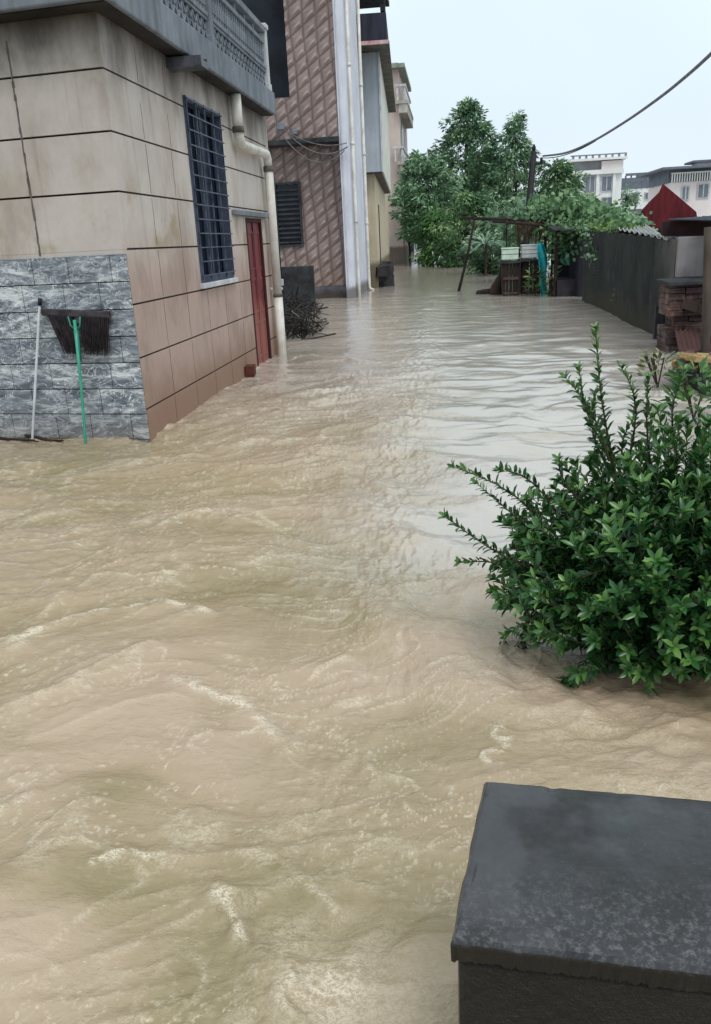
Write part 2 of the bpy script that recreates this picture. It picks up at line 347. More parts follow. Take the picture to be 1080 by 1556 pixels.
M_CONC_D = simple('mouldy_concrete', lin(66, 68, 72), lin(30, 31, 34), 3., bump=.5, streak=.5)
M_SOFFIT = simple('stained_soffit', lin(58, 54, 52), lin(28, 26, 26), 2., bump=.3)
M_BLK = simple('black_rubber', lin(24, 24, 28), lin(38, 38, 44), 6, .6)
M_DARKWOOD = simple('rotten_wood', lin(58, 46, 40), lin(30, 25, 24), 6, .9, sc3=(1, 1, .3))
M_PVC = simple('grimy_pvc', lin(226, 224, 218), lin(192, 186, 176), 3., .45, .4, .15, .003, streak=.3)
M_GLASS = simple('dark_window_glass', lin(14, 22, 38), lin(26, 38, 58), 2., .25, .35, 0)
M_GRILL = simple('grille_steel', lin(96, 106, 126), lin(52, 58, 74), 8., .5, .3, .2)
M_WHITE = simple('dirty_white_paint', lin(205, 206, 210), lin(172, 172, 178), 3., .6, .3, .2, streak=.3)
M_RED = None
def red_door():
    t = MT('peeling_red_paint', .5, .4)
    c = t.mix(t.ramp(t.noise(2.5, 6, .7, (1, 1, .35)), [(.35, 0.), (.65, 1.)]), lin(134, 48, 54), lin(88, 32, 38))
    c = t.mix(t.range(t.noise(7., 5, .7, (1, 1, .18)), .6, .72, 0., .6), c, lin(176, 120, 116))
    z = t.axis(2); c = t.mix(t.range(t.math('ADD', z, t.math('MULTIPLY', t.noise(3., 3), -.6)), .15, .8, .65, 0.), c, lin(150, 96, 84))
    t.color(c); t.bump(t.noise(30., 4, .6, (1, 1, .2)), .3, .004); return t.m
M_RED = red_door()
def stone_tile():
    t = MT('grey_stone_tile', .38, .5)
    dx = t.noise(2.2, 4, .6, (1, 1, 1)); v = t.noise(3.2, 5, .62, (1, 1, 3.4), 1.2); v2 = t.noise(4., 4, .55, (1, 1, 2.2), 2.2)
    c = t.ramp(v, [(.30, lin(68, 75, 88)), (.43, lin(112, 119, 131)), (.54, lin(146, 153, 162)), (.65, lin(216, 220, 224))])
    vein = t.range(t.math('ABSOLUTE', t.math('SUBTRACT', v2, .5)), 0., .022, .95, 0.)
    c = t.mix(vein, c, lin(228, 230, 234))
    vein2 = t.range(t.math('ABSOLUTE', t.math('SUBTRACT', t.noise(3., 4, .55, (1, 1, 3.2), 2.), .47)), 0., .02, .8, 0.)
    c = t.mix(vein2, c, lin(44, 50, 60))
    ri = t.n.new('ShaderNodeNewGeometry').outputs['Random Per Island']
    c = t.mix(t.math('MULTIPLY', ri, .4), c, lin(96, 102, 114))
    z = t.axis(2); c = t.mix(t.range(z, .0, .35, .35, 0.), c, lin(110, 92, 76))
    t.color(c); t.bump(v2, .35, .01); return t.m
M_STONE = stone_tile()

# ------------------------------------------------------------------ near house, left
hX, hY0, hY1 = -2.8, 7.2, 13.4
C2 = np.array([hX, hY0]); df = np.array([-.9915, .130]); nin = np.array([.130, .9915])
FR = Matrix(((df[0], nin[0], 0, hX), (df[1], nin[1], 0, hY0), (0, 0, 1, 0), (0, 0, 0, 1)))      # u along the front, v inwards
def front_u(px, py):
    r = ray(px, py); n3 = np.array([nin[0], nin[1], 0]); o3 = np.array([hX, hY0, 0]); t = ((o3-np.array([0, 0, H])) @ n3)/(r @ n3)
    p = r*t+np.array([0, 0, H]); return float((p[:2]-C2) @ df)
house = thing('village_house', 'beige rendered house with a grey stone tile front, corner in the flood', 'house', (hX-2, hY0+3, 0))
bands = [-.7]+[.28+.468*k for k in range(7)]+[3.6]; gp = .0085
wy0, wy1, wz0, wz1 = 9.32, 10.74, 1.34, 3.2
dy0, dy1, dz1 = 11.66, 12.62, 2.03
wl_ = MB(); LF = 6.5
for a, b in zip(bands[:-1], bands[1:]):
    a2 = a+(gp if a > -.5 else 0); b2 = b-(gp if b < 3.5 else 0)
    A = C2+df*LF; B = A+nin*.16
    wl_.prism([C2, A, B, (-2.96, 7.42), (-2.96, hY0+.025), (hX, hY0+.025)][::-1], a2-(.012 if abs(a-1.684) < .01 else 0), b2+(.009 if abs(b-1.684) < .01 else 0))
    ys = [(hY0+.025, wy0, None), (wy0, wy1, (wz0, wz1)), (wy1, dy0, None), (dy0, dy1, (-1, dz1)), (dy1, hY1, None)]
    for y0, y1, op in ys:
        segs = [(a2, b2)]
        if op: segs = [(s0, s1) for s0, s1 in ((a2, min(b2, op[0])), (max(a2, op[1]), b2)) if s1-s0 > .004]
        for s0, s1 in segs: wl_.box(-2.98, hX, y0, y1, s0, s1)
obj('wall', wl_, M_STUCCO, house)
jb = MB()                                                   # joint backing, 1.2 cm behind the render bands
jb.prism([(hX-.012, hY0+.045), tuple(C2+df*LF+nin*.012), tuple(C2+df*LF+nin*.14), (-2.93, hY0+.18), (hX-.012, hY0+.18)][::-1], -.6, 3.55)
for y0, y1, z0, z1 in ((hY0+.18, wy0-.001, -.6, 3.55), (wy1+.001, dy0-.001, -.6, 3.55), (dy1+.001, hY1-.01, -.6, 3.55), (wy0, wy1, -.6, wz0-.001), (wy0, wy1, wz1+.001, 3.55), (dy0, dy1, dz1+.001, 3.55)):
    jb.box(-2.95, hX-.012, y0, y1, z0, z1)
obj('joint', jb, M_GROOVE, house)
bk = MB().prism([(hX-.2, hY1), (hX-6, hY1), (hX-6, hY1+.15), (hX, hY1+.15), (hX, hY1)][::-1], -.6, 3.6)
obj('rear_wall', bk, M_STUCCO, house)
# tile cladding, running courses of .235 m
tl = MB(); tb = MB()
zt = 1.65; row = 0
while zt > -.5:
    u = 0.; z0 = zt-.235; first = True
    offs = [.16, .30, .44][row % 3]
    while u < LF:
        L = offs if first else random.choice((.36, .42, .48, .62)); first = False
        tl.box(u+.003, min(u+L, LF)-.003, -.022-random.uniform(0, .005), -.002, z0+.004, zt-.004, FR); u += L
    zt = z0; row += 1
obj('stone_cladding', tl, M_STONE, house, bevel=.004)
tb.box(0.012, LF, -.012, .0, -.6, 1.642, FR)
obj('grout', tb, M_GROOVE, house)
# slab and balcony edge
sX = -2.59; sF = np.array([sX, 6.90]); SB, ST = 3.5, 3.80
sl = MB(); A = sF+df*6.6
sl.prism([tuple(sF), (sX, 13.3), (sX-6.5, 13.3), tuple(A)], SB, ST); 
o = obj('roof_slab', sl, M_CONC, house, bevel=.015)
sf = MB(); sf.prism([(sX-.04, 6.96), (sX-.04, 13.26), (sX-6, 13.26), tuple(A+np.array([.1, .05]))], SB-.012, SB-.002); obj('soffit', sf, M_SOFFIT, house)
bX = sX-.10
def balustrade():
    o = thing
    z0 = ST
    # lattice band, pierced blocks
    lt = MB(); zc = .27
    def lattice(fr, u0, u1):
        n = max(1, round((u1-u0)/.17)); d = (u1-u0)/n
        lt.box(u0, u1, -.035, .035, z0, z0+.035, fr); lt.box(u0, u1, -.035, .035, z0+zc-.03, z0+zc, fr)
        for k in range(n):
            uc = u0+d*(k+.5); zm = z0+zc/2
            for sgn in (1, -1):
                w_ = .012
                M2 = fr @ Matrix.Translation((uc, 0, zm)) @ Matrix.Rotation(sgn*.85, 4, 'Y')
                lt.box(-.13, .13, -.025, .025, -w_, w_, M2)
            pts = [tuple(fr @ Vector((uc+.055*math.cos(t_), 0, zm+.055*math.sin(t_)))) for t_ in np.linspace(0, 2*PI, 9)]
            lt.tube(pts, .014, 5, False)
            lt.box(uc-d/2-.009, uc-d/2+.009, -.02, .02, z0+.03, z0+zc-.03, fr)
    SIDE = Matrix(((0, -1, 0, bX), (1, 0, 0, 0), (0, 0, 1, 0), (0, 0, 0, 1)))
    posts = [7.05, 10.15, 13.16]
    for a, b in zip(posts[:-1], posts[1:]): lattice(SIDE, a+.08, b-.08)
    FF = Matrix(((df[0], nin[0], 0, sF[0]-.1), (df[1], nin[1], 0, sF[1]+.13), (0, 0, 1, 0), (0, 0, 0, 1)))
    lattice(FF, .15, 3.0); lattice(FF, 3.15, 6.0)
    obj('lattice', lt, M_CONC, house)
    rl = MB(); bal = []
    for fr, u0, u1 in ((SIDE, 7.13, 10.07), (SIDE, 10.23, 13.08), (FF, .12, 6.0)):
        rl.box(u0, u1, -.05, .05, z0+zc+.004, z0+zc+.05, fr)
        rl.box(u0, u1, -.045, .045, z0+.60, z0+.655, fr)
        rl.box(u0, u1, -.07, .07, z0+.74, z0+.82, fr)
        n = int((u1-u0)/(.105 if fr is SIDE else .24))
        for k in range(n):
            uc = u0+(k+.5)*(u1-u0)/n
            sp = MB(); bal.append(sp)
            for za, zb, r in ((.32, .38, .026), (.38, .50, .034), (.50, .60, .02)):
                sp.box(uc-r, uc+r, -r, r, z0+za, z0+zb-.002, fr)
        for k in range(int((u1-u0)/.5)):
            uc = u0+(k+.5)*.5; sp.box(uc-.03, uc+.03, -.03, .03, z0+.655, z0+.74, fr)
    obj('railing', rl, M_CONC, house, bevel=.008); 
    for q in bal: obj('baluster', q, M_CONC, house)
    for i, y in enumerate(posts):
        pb = MB().box(bX-.065, bX+.065, y-.065, y+.065, z0, z0+.80); pb.box(bX-.085, bX+.085, y-.085, y+.085, z0+.803, z0+.87)
        pb.box(bX-.08, bX+.08, y-.08, y+.08, z0+.0, z0+.1)
        obj('railing_post', pb, M_WHITE if i == 2 else M_CONC, house, bevel=.01)
balustrade()
vj = MB()
for i, (px, py) in enumerate(((240, 384), (277, 384), (315, 447), (341, 440), (364, 432))):
    y = VX(px, py, hX)[1]
    for a, b in zip(bands[:-1], bands[1:]):
        if i > 1 and a > .9: break
        z_0, z_1 = a+.02, b-.02
        if a > 2.5: z_1 = z_0+.3
        if i > 1 and random.random() < .25: z_0 += .2
        yj = y+random.uniform(-.012, .012); n_ = 5
        for q in range(n_):
            za, zb_ = z_0+(z_1-z_0)*q/n_, z_0+(z_1-z_0)*(q+1)/n_; w_ = random.uniform(.0015, .0045); o_ = random.uniform(-.004, .004)
            vj.box(hX-.001, hX+.0016, yj+o_-w_, yj+o_+w_, za, zb_-.0005)
obj('vertical_joint', vj, simple('joint_stain', lin(96, 82, 76), lin(72, 62, 58), 12.), house)
fj = MB(); r0_ = front_u(36, 230)
for q in range(34):
    z_0 = 1.66+q*.05; w_ = random.uniform(.006, .013); o_ = random.uniform(-.003, .003)
    fj.box(r0_+o_-w_, r0_+o_+w_, -.0018, .001, z_0, z_0+.0495, FR)
obj('crack_stain', fj, simple('crack_stain_dark', lin(112, 102, 100), lin(84, 76, 76), 9.), house)
# rain spout
s_ = MB(); s_.box(-2.8, -2.44, 8.88, 9.12, 3.375, 3.40); s_.box(-2.8, -2.44, 8.88, 8.91, 3.40, 3.47); s_.box(-2.8, -2.44, 9.09, 9.12, 3.40, 3.47); s_.box(-2.46, -2.44, 8.91, 9.09, 3.40, 3.44)
obj('rain_spout', s_, simple('spout_tin', lin(44, 44, 50), lin(88, 90, 98), 5., .4), house)
# window
wf = MB(); t_ = .045
x0, x1 = hX-.10, hX+.012
wf.box(x0, x1, wy0, wy1, wz0-.05, wz0+.02); wf.box(x0, x1, wy0, wy1, wz1-t_, wz1); wf.box(x0, x1, wy0, wy0+t_, wz0+.02, wz1-t_); wf.box(x0, x1, wy1-t_, wy1, wz0+.02, wz1-t_)
wf.box(x0, x1-.05, 10.0, 10.05, wz0+.02, wz1-t_)
win = obj('window', wf, simple('window_paint', lin(84, 92, 112), lin(60, 66, 84), 5.), house)
pn = MB().box(hX-.13, hX-.11, wy0, wy1, wz0, wz1); obj('pane', pn, M_GLASS, win)
cu = MB().grid(lambda a, b: (hX-.105+.012*math.sin(a*40), wy0+.06+a*.2, wz0+.35+b*1.25), 24, 4); obj('curtain', cu, M_WHITE, win)
gr = MB()
for k in range(5):
    y = wy0+.03+k*(wy1-wy0-.06)/4; gr.box(hX+.014, hX+.030, y-.007, y+.007, wz0-.02, wz1+.0)
for k in range(13):
    z = wz0+.03+k*(wz1-wz0-.06)/12; gr.box(hX+.031, hX+.045, wy0+.0, wy1-.0, z-.006, z+.006)
obj('grille', gr, M_GRILL, win)
obj('sill', MB().box(hX-.1, hX+.05, wy0-.06, wy1+.06, wz0-.11, wz0-.052), M_WHITE, win, bevel=.008)
# door
dfm = MB().box(hX-.12, hX+.008, dy0, dy0+.06, -.6, dz1); dfm.box(hX-.12, hX+.008, dy1-.05, dy1, -.6, dz1); dfm.box(hX-.12, hX+.008, dy0+.06, dy1-.05, dz1-.05, dz1)
door = obj('door', MB().box(hX-.07, hX-.03, dy0+.06, dy1-.05, -.6, dz1-.05), M_RED, house)
obj('door_frame', dfm, simple('door_frame_dark', lin(74, 30, 34), lin(44, 22, 26), 6.), door)
dp = MB()
for z0, z1 in ((.1, .62), (.74, 1.22), (1.34, 1.86)):
    for y0, y1 in ((dy0+.12, dy0+.46), (dy0+.53, dy1-.11)):
        for q in ((y0, y1, z0, z0+.03), (y0, y1, z1-.03, z1), (y0, y0+.03, z0+.03, z1-.03), (y1-.03, y1, z0+.03, z1-.03)): dp.box(hX-.03, hX-.018, *q)
dp.box(hX-.03, hX-.012, dy0+.48, dy0+.51, -.5, dz1-.05)
obj('door_moulding', dp, M_RED, door)
obj('handle', MB().tube([(hX-.01, dy1-.16, 1.02), (hX+.02, dy1-.16, 1.02), (hX+.02, dy1-.16, .92), (hX-.01, dy1-.16, .92)], .008, 6), M_BLK, door)
obj('lintel', MB().box(hX, hX+.07, 10.95, 12.9, 2.05, 2.115), M_CONC, house, bevel=.01)
# down pipe
pX = -2.69
p1, p2, p3 = VX(357, 140, pX), VX(361, 205, pX), VX(405, 240, pX); yb = VX(428, 528, pX)[1]
dp_ = MB().tube([(pX, p1[1], SB-.02), (pX, p1[1], p2[2]+.06)], .068, 14)
dp_.tube([(pX, p1[1], p2[2]+.07), (pX, p1[1]+.02, p2[2]-.02), (pX, p1[1]+.1, p2[2]-.1), (pX, yb-.10, p3[2]+.05), (pX, yb-.02, p3[2]-.02), (pX, yb, p3[2]-.12)], .062, 14)
dp_.tube([(pX, yb, p3[2]-.13), (pX, yb, .92)], .066, 14); dp_.tube([(pX, yb, .91), (pX, yb, -.5)], .07, 14)
pipe = obj('drain_pipe', dp_, M_PVC, house, smooth=True)
M_COL = simple('collar_grime', lin(60, 56, 54), lin(110, 104, 100), 8.)
for q in ((p1[1], p2[2]+.03, p2[2]+.1), (yb, p3[2]-.18, p3[2]-.11), (yb, .90, .935)): obj('pipe_collar', MB().tube([(pX, q[0], q[1]), (pX, q[0], q[2])], .077, 14), M_COL, pipe, smooth=True)
bk_ = MB().box(pX-.11, pX+.085, yb-.02, yb+.02, 1.0, 1.04); bk_.box(pX+.04, pX+.10, yb-.02, yb+.03, 1.06, 1.16); obj('pipe_bracket', bk_, M_WHITE, pipe, bevel=.008)

b_ = VX(366, 573, -2.76)
tag(obj('wet_brick', MB().box(-.06, .06, -.11, .11, -.2, .13, Matrix.Translation((hX+.062, 10.98, 0)) @ Matrix.Rotation(.1, 4, 'Z')), simple('wet_brick_clay', lin(96, 50, 38), lin(60, 34, 28), 9.), None, bevel=.008),
    'dark red brick standing in the water against the house wall by the red door', 'brick')
# broom, upside down against the tiles
def fp(u, v, z): return tuple(FR @ Vector((u, v, z)))
def front_px(px, py, v):
    # point on the plane v = const of the house front
    r = ray(px, py); n3 = np.array([nin[0], nin[1], 0]); o3 = np.array([hX, hY0, 0])+n3*v
    t = ((o3-np.array([0, 0, H])) @ n3)/(r @ n3); return r*t+np.array([0, 0, H])
b0 = front_px(130, 672, -.20); b1 = front_px(113, 486, -.115)
broom = thing('broom', 'upturned broom with dark bristles and a green handle against the stone tiles', 'broom', b0)
hd = MB().tube([b0+(b0-b1)*.2, b0, (b0+b1)/2+np.array([.006, 0, 0]), b1], [.013, .013, .014, .016], 8); obj('handle', hd, simple('green_plastic', lin(40, 134, 112), lin(60, 160, 130), 8., .4, .5, .1), broom, smooth=True)
hl, hr = front_px(64, 474, -.07), front_px(167, 478, -.07)
up3 = np.array([0, 0, 1.]); ax = nrm(hr-hl)
bh = MB(); n3 = np.array([nin[0], nin[1], 0])
Mh = Matrix(((ax[0], n3[0], 0, (hl[0]+hr[0])/2), (ax[1], n3[1], 0, (hl[1]+hr[1])/2), (ax[2], n3[2], 1, (hl[2]+hr[2])/2), (0, 0, 0, 1)))
Lh = np.linalg.norm(hr-hl)/2
bh.box(-Lh, Lh, -.025, .025, -.03, .03, Mh); obj('head', bh, simple('broom_head', lin(82, 76, 80), lin(40, 38, 42), 9.), broom, bevel=.008)
br = MB()
for k in range(420):
    u = random.uniform(-Lh*.82, -Lh*.12) if random.random() < .45 else random.uniform(Lh*.12, Lh*.98); L = random.uniform(.22, .36)
    v = random.uniform(-.03, .02); a = Vector((u, v, -.02)); e_ = a+Vector((random.uniform(-.03, .03)+(.16*(-u/Lh) if u < 0 else -.06*u/Lh), random.uniform(-.02, .01), -L))
    br.tube([Mh @ a, Mh @ ((a+e_)/2+Vector((random.uniform(-.008, .008), -.004, 0))), Mh @ e_], [.0045, .004, .0015], 4, False)
obj('bristles', br, simple('dark_bristle', lin(52, 44, 50), lin(26, 22, 26), 12., .6), broom)
cn = MB(); mid = b1
for sx in (-.06, .06):
    cn.tube([mid+ax*sx+up3*.03, mid+ax*sx*.8-up3*.05, mid-up3*.09], .008, 6)
cn.tube([mid-up3*.09, mid-up3*.36+n3*-.01], [.024, .015], 8)
obj('socket', cn, simple('green_socket', lin(44, 140, 120), lin(30, 100, 88), 8., .4, .5, .1), broom, smooth=True)
w0, w1 = front_px(49, 668, -.13), front_px(60, 462, -.05)
st = thing('white_stick', 'thin white plastic stick leaning on the stone tiles left of the broom', 'stick', w0)
obj('rod', MB().tube([w0+(w0-w1)*.2, w0, w1], .012, 8), M_WHITE, st, smooth=True)
obj('end_cap', MB().tube([w1-(w1-w0)*.01, w1+(w1-w0)*.04], .017, 8), M_BLK, st, smooth=True)
dr = [((-8, 655), (95, 672), .02), ((-8, 665), (60, 672), .014), ((10, 648), (90, 660), .012)]
for i, (a, b, r) in enumerate(dr):
    A_, B_ = P(*a, .02), P(*b, .02)
    pts = [A_+(B_-A_)*t+np.array([random.uniform(-.01, .01), random.uniform(-.02, .02), random.uniform(-.005, .012)]) for t in np.linspace(0, 1, 7)]
    tag(obj('driftwood', MB().tube(pts, [r, r*1.1, r, r*.9, r, r*.8, r*.4], 7), M_DARKWOOD, None, smooth=True, origin=A_),
        ['thickest dark stick floating along the base of the tiled wall', 'shorter dark stick floating just in front of the thick one', 'thin dark twig floating closest to the tiled wall'][i], 'stick', 'sticks adrift at the tiled wall')

# ------------------------------------------------------------------ second house: diamond tiles
def diamond_tile():
    t = MT('brown_diamond_tile', .42, .45)
    c = t.mix(t.ramp(t.noise(1.1, 5), [(.4, 0.), (.6, 1.)]), lin(142, 124, 122), lin(126, 108, 104))
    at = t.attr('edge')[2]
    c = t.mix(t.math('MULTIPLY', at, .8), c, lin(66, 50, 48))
    c = t.mix(t.range(t.attr('hi')[2], .3, 1., 0., .45), c, lin(206, 190, 184))  # highlight along each relief ridge painted into the tile colour
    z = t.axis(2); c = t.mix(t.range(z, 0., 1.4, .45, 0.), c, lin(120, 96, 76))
    c = t.mix(t.ramp(t.noise(6., 6, .7), [(.5, 0.), (.8, .4)]), c, lin(84, 70, 64))
    t.color(c); t.bump(t.noise(25., 5), .2, .01); return t.m
M_DIA = diamond_tile()
def tile_field(name, parent, Y, x0, x1, z0, z1, d=.033, T=.40, hole=None):
    nu, nv = int((x1-x0)/d), int((z1-z0)/d)
    xs = np.linspace(x0, x1, nu+1); zs = np.linspace(z0, z1, nv+1); X, Z = np.meshgrid(xs, zs)
    jj = .02*np.sin(Z*3.1+X*2); a = (X+Z*.06+jj)/T*1.08; b = (Z-X*.68)/T*1.08
    fa = a-np.floor(a); fb = b-np.floor(b)
    sa_ = np.minimum(fa/.75, (1-fa)/.25); sb_ = np.minimum(fb/.35, (1-fb)/.65)
    hgt = np.minimum(sa_, sb_*1.1); hgt = np.clip(hgt, 0, .9)
    Yv = Y-.055*hgt
    me = bpy.data.meshes.new(name); off = root_loc(parent)
    co = np.stack([X-off.x, Yv-off.y, Z-off.z], -1).reshape(-1, 3)
    n = nu+1; fs = []
    keep = np.ones((nv, nu), bool)
    if hole: keep = ~((X[:-1, :-1] > hole[0]-.02) & (X[1:, 1:] < hole[1]+.02) & (Z[:-1, :-1] > hole[2]-.02) & (Z[1:, 1:] < hole[3]+.02))
    jx, ix = np.nonzero(keep); i = jx*n+ix
    me.from_pydata(co.tolist(), [], np.stack([i, i+1, i+n+1, i+n], -1).tolist())
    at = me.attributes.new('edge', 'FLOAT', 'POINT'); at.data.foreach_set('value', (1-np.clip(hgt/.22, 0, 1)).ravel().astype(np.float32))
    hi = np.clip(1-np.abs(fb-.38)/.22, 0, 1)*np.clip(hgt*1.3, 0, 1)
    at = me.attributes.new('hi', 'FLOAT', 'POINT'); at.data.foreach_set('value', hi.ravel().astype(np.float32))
    return link_mesh(name, me, M_DIA, parent)
h2 = thing('tiled_house', 'tall house faced in brown diamond relief tiles with a white side wall', 'house', (-5.5, 28, 0))
q0, q1 = -3.27, -3.0
core = MB()
core.box(-10, q0, 26.72, 31, -.6, 4.62); core.box(-4.66, q0, 26.22, 31, 4.62, 12.5); core.box(-10, -4.66, 26.22, 31, 4.62, 5.75); core.box(-10, -4.66, 28.2, 31, 5.75, 12.5)
obj('wall', core, simple('house_core', lin(120, 108, 104), lin(92, 84, 84), 1.5, streak=.5), h2)
hole = (-5.36, -4.66, 1.66, 3.42)
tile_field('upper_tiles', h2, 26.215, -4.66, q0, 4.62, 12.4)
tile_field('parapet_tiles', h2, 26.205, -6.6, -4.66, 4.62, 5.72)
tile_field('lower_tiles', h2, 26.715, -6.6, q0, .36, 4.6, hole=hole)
obj('plinth', MB().box(-7, q0, 26.60, 26.71, -.6, .345), simple('grey_plinth', lin(96, 96, 104), lin(72, 72, 80), 4., wet=.2), h2, bevel=.01)
obj('ledge', MB().box(-7, q0+.0, 26.05, 26.70, 4.46, 4.60), M_CONC_D, h2, bevel=.02)
obj('recess_wall', MB().box(-10, -4.70, 28.1, 28.19, 5.76, 12.4), simple('recess_shade', lin(46, 52, 64), lin(30, 34, 42), 1.5), h2)  # shade of the porch opening painted as a dark back wall
sw = MB(); sw.box(q0+.002, q1, 26.15, 30.3, -.6, 12.5)
M_SIDE = simple('white_side_render', lin(216, 218, 230), lin(196, 198, 212), 1.2, .7, .3, .2, .006, streak=.2, wet=.35)
obj('side_wall', sw, M_SIDE, h2)
fb = MB(); fb.box(q0+.06, q0+.085, 26.10, 26.148, .4, 12.4); obj('corner_trim', fb, M_WHITE, h2, bevel=.01)
for i, (y, r, zt_) in enumerate(((26.6, .05, 12.4), (30.0, .05, 12.4))):
    X_ = q1+.075; pts = [(X_, y, zt_), (X_, y, .35)]+([(X_, y, -.5)] if i != 1 else [(X_, y, .12), (X_+.05, y-.05, .04), (X_+.16, y-.1, .0)])
    pb = MB().tube(pts, r, 10)
    for z in (2.2, 4.4, 6.5): pb.tube([(X_, y, z), (X_, y, z+.08)], r*1.25, 10)
    obj('drain_pipe', pb, M_PVC, h2, smooth=True)
# louvred window
lw = MB(); hx0, hx1, hz0, hz1 = hole
lw.box(hx0-.06, hx0, 26.60, 26.70, hz0-.06, hz1+.06); lw.box(hx1, hx1+.06, 26.60, 26.70, hz0-.06, hz1+.06); lw.box(hx0, hx1, 26.60, 26.70, hz0-.06, hz0); lw.box(hx0, hx1, 26.60, 26.70, hz1, hz1+.06)
lwin = obj('window', lw, M_CONC_D, h2)
lv = MB()
for k in range(12):
    z = hz0+.07+k*(hz1-hz0-.1)/12; lv.box(hx0, hx1, -.04, .04, -.008, .008, Matrix.Translation((0, 26.66, z)) @ Matrix.Rotation(.7, 4, 'X'))
obj('louvre', lv, M_CONC_D, lwin)
obj('pane', MB().box(hx0, hx1, 26.703, 26.712, hz0, hz1), M_GLASS, lwin)
lm = MB().box(-5.0, -4.7, 25.9, 26.2, 4.66, 4.9)
# entry canopy clutter: cables looping under the ledge
def sag(a, b, d, n=16):
    a, b = np.array(a, float), np.array(b, float)
    return [a+(b-a)*t-np.array([0, 0, d*4*t*(1-t)]) for t in np.linspace(0, 1, n)]
cab = [((-4.75, 26.02, 4.75), (-3.0, 26.0, 4.30), .35, .018, 'thickest grey cable sagging under the ledge of the diamond tiled house'),
       ((-4.9, 26.0, 4.9), (-3.02, 25.98, 4.4), .22, .014, 'upper of the grey cables strung along the ledge of the tiled house'),
       ((-5.1, 26.0, 5.0), (-3.1, 25.97, 4.2), .62, .014, 'lowest looping grey cable on the front of the tiled house')]
for a, b, d, r, lb in cab:
    tag(obj('cable', MB().tube(sag(a, b, d), r, 6), simple('cable_grey', lin(120, 118, 122), lin(80, 80, 86), 9.), None, smooth=True, origin=a), lb, 'cable', 'cables on the tiled house')
obj('junction_box', MB().box(-5.05, -4.85, 25.96, 26.1, 4.87, 5.05), M_CONC, h2, bevel=.02); obj('bracket', MB().box(-4.62, -4.48, 25.98, 26.12, 4.72, 4.86), M_CONC, h2, bevel=.02)

# ------------------------------------------------------------------ third house: grey bay over a cream wall
d3 = ray(620, 363); d3[2] = 0; d3 = nrm(d3); r3 = np.array([d3[1], -d3[0], 0])
O3 = P(568, 440); M3 = Matrix(((r3[0], d3[0], 0, O3[0]), (r3[1], d3[1], 0, O3[1]), (0, 0, 1, 0), (0, 0, 0, 1)))   # x right, y down the street
h3 = thing('bay_house', 'grey house with a projecting bay, cream ground floor and dark eave', 'house', O3)
M_CREAM = simple('cream_render', lin(206, 194, 172), lin(186, 172, 148), 1.2, wet=.9, streak=.3)
M_GREYR = simple('blue_grey_render', lin(184, 192, 202), lin(166, 174, 184), .8, streak=.25)
obj('lower_wall', MB().box(-4, .12, 1.3, 22, -.6, 4.2, M3), M_CREAM, h3)
z_bay = VY(585, 264, 32.2)
bay = MB().box(-3, .42, .9, 15, z_bay[2], 8.3, M3); obj('bay', bay, M_GREYR, h3, bevel=.02)
obj('bay_side', MB().box(.421, .45, .92, 15, z_bay[2]+.02, 8.29, M3), simple('lit_side_tone', lin(222, 222, 214), lin(200, 198, 192), 1.), h3)  # light on the bay's side painted as a paler sheet
obj('bay_soffit', MB().box(-3, .40, .95, 14.9, z_bay[2]-.03, z_bay[2]-.002, M3), simple('soffit_grey', lin(96, 92, 88), lin(70, 68, 66), 2.), h3)
bt = MB()
for k in range(1): bt.box(.40, .46, .85, .899, z_bay[2], 8.3, M3)
obj('bay_trim', bt, M_WHITE, h3)
ev = MB(); ze = VY(592, 68, 30.2)[2]
ev.box(-4, .82, -.1, 15, ze, ze+.12, M3); obj('eave', ev, simple('eave_grey', lin(104, 104, 98), lin(66, 66, 62), 2.), h3)  # eave slab in two dull greys
fc = MB(); fc.box(-4, .80, -.2, -.105, ze+.02, ze+.13, M3); obj('fascia', fc, simple('fascia_pinkish', lin(214, 190, 190), lin(170, 120, 122), 4.), h3)
rf = MB(); rf.box(-4, .74, -.05, 14.6, ze+.122, ze+.95, M3); obj('parapet', rf, simple('dark_tin', lin(50, 52, 66), lin(30, 34, 42), 2., sc3=(3, 3, .5)), h3)
ub = MB().box(-4, .1, .6, 15, 8.3, ze-.003, M3); obj('frieze', ub, simple('maroon_frieze', lin(92, 78, 82), lin(60, 52, 58), 3.), h3)
fn = M3 @ Vector((.66, .1, ze+1.0)); obj('finial', MB().box(fn.x-.1, fn.x+.06, fn.y-.1, fn.y+.1, fn.z, fn.z+.2).tube([(fn.x, fn.y, fn.z+.2), (fn.x-.02, fn.y, fn.z+.34), (fn.x, fn.y, fn.z+.42)], [.05, .09, .02], 8), M_BLK, h3)
dw = MB().box(.10, .135, 4.2, 5.0, -.4, 3.0, M3); obj('door', dw, simple('dark_door', lin(60, 50, 48), lin(40, 34, 34), 3.), h3)
# tin-roofed lean-to piece seen above the white side wall
obj('rear_roof', MB().box(-5, -2.3, 31.3, 36, 10.15, 10.3), M_CONC_D, h3)

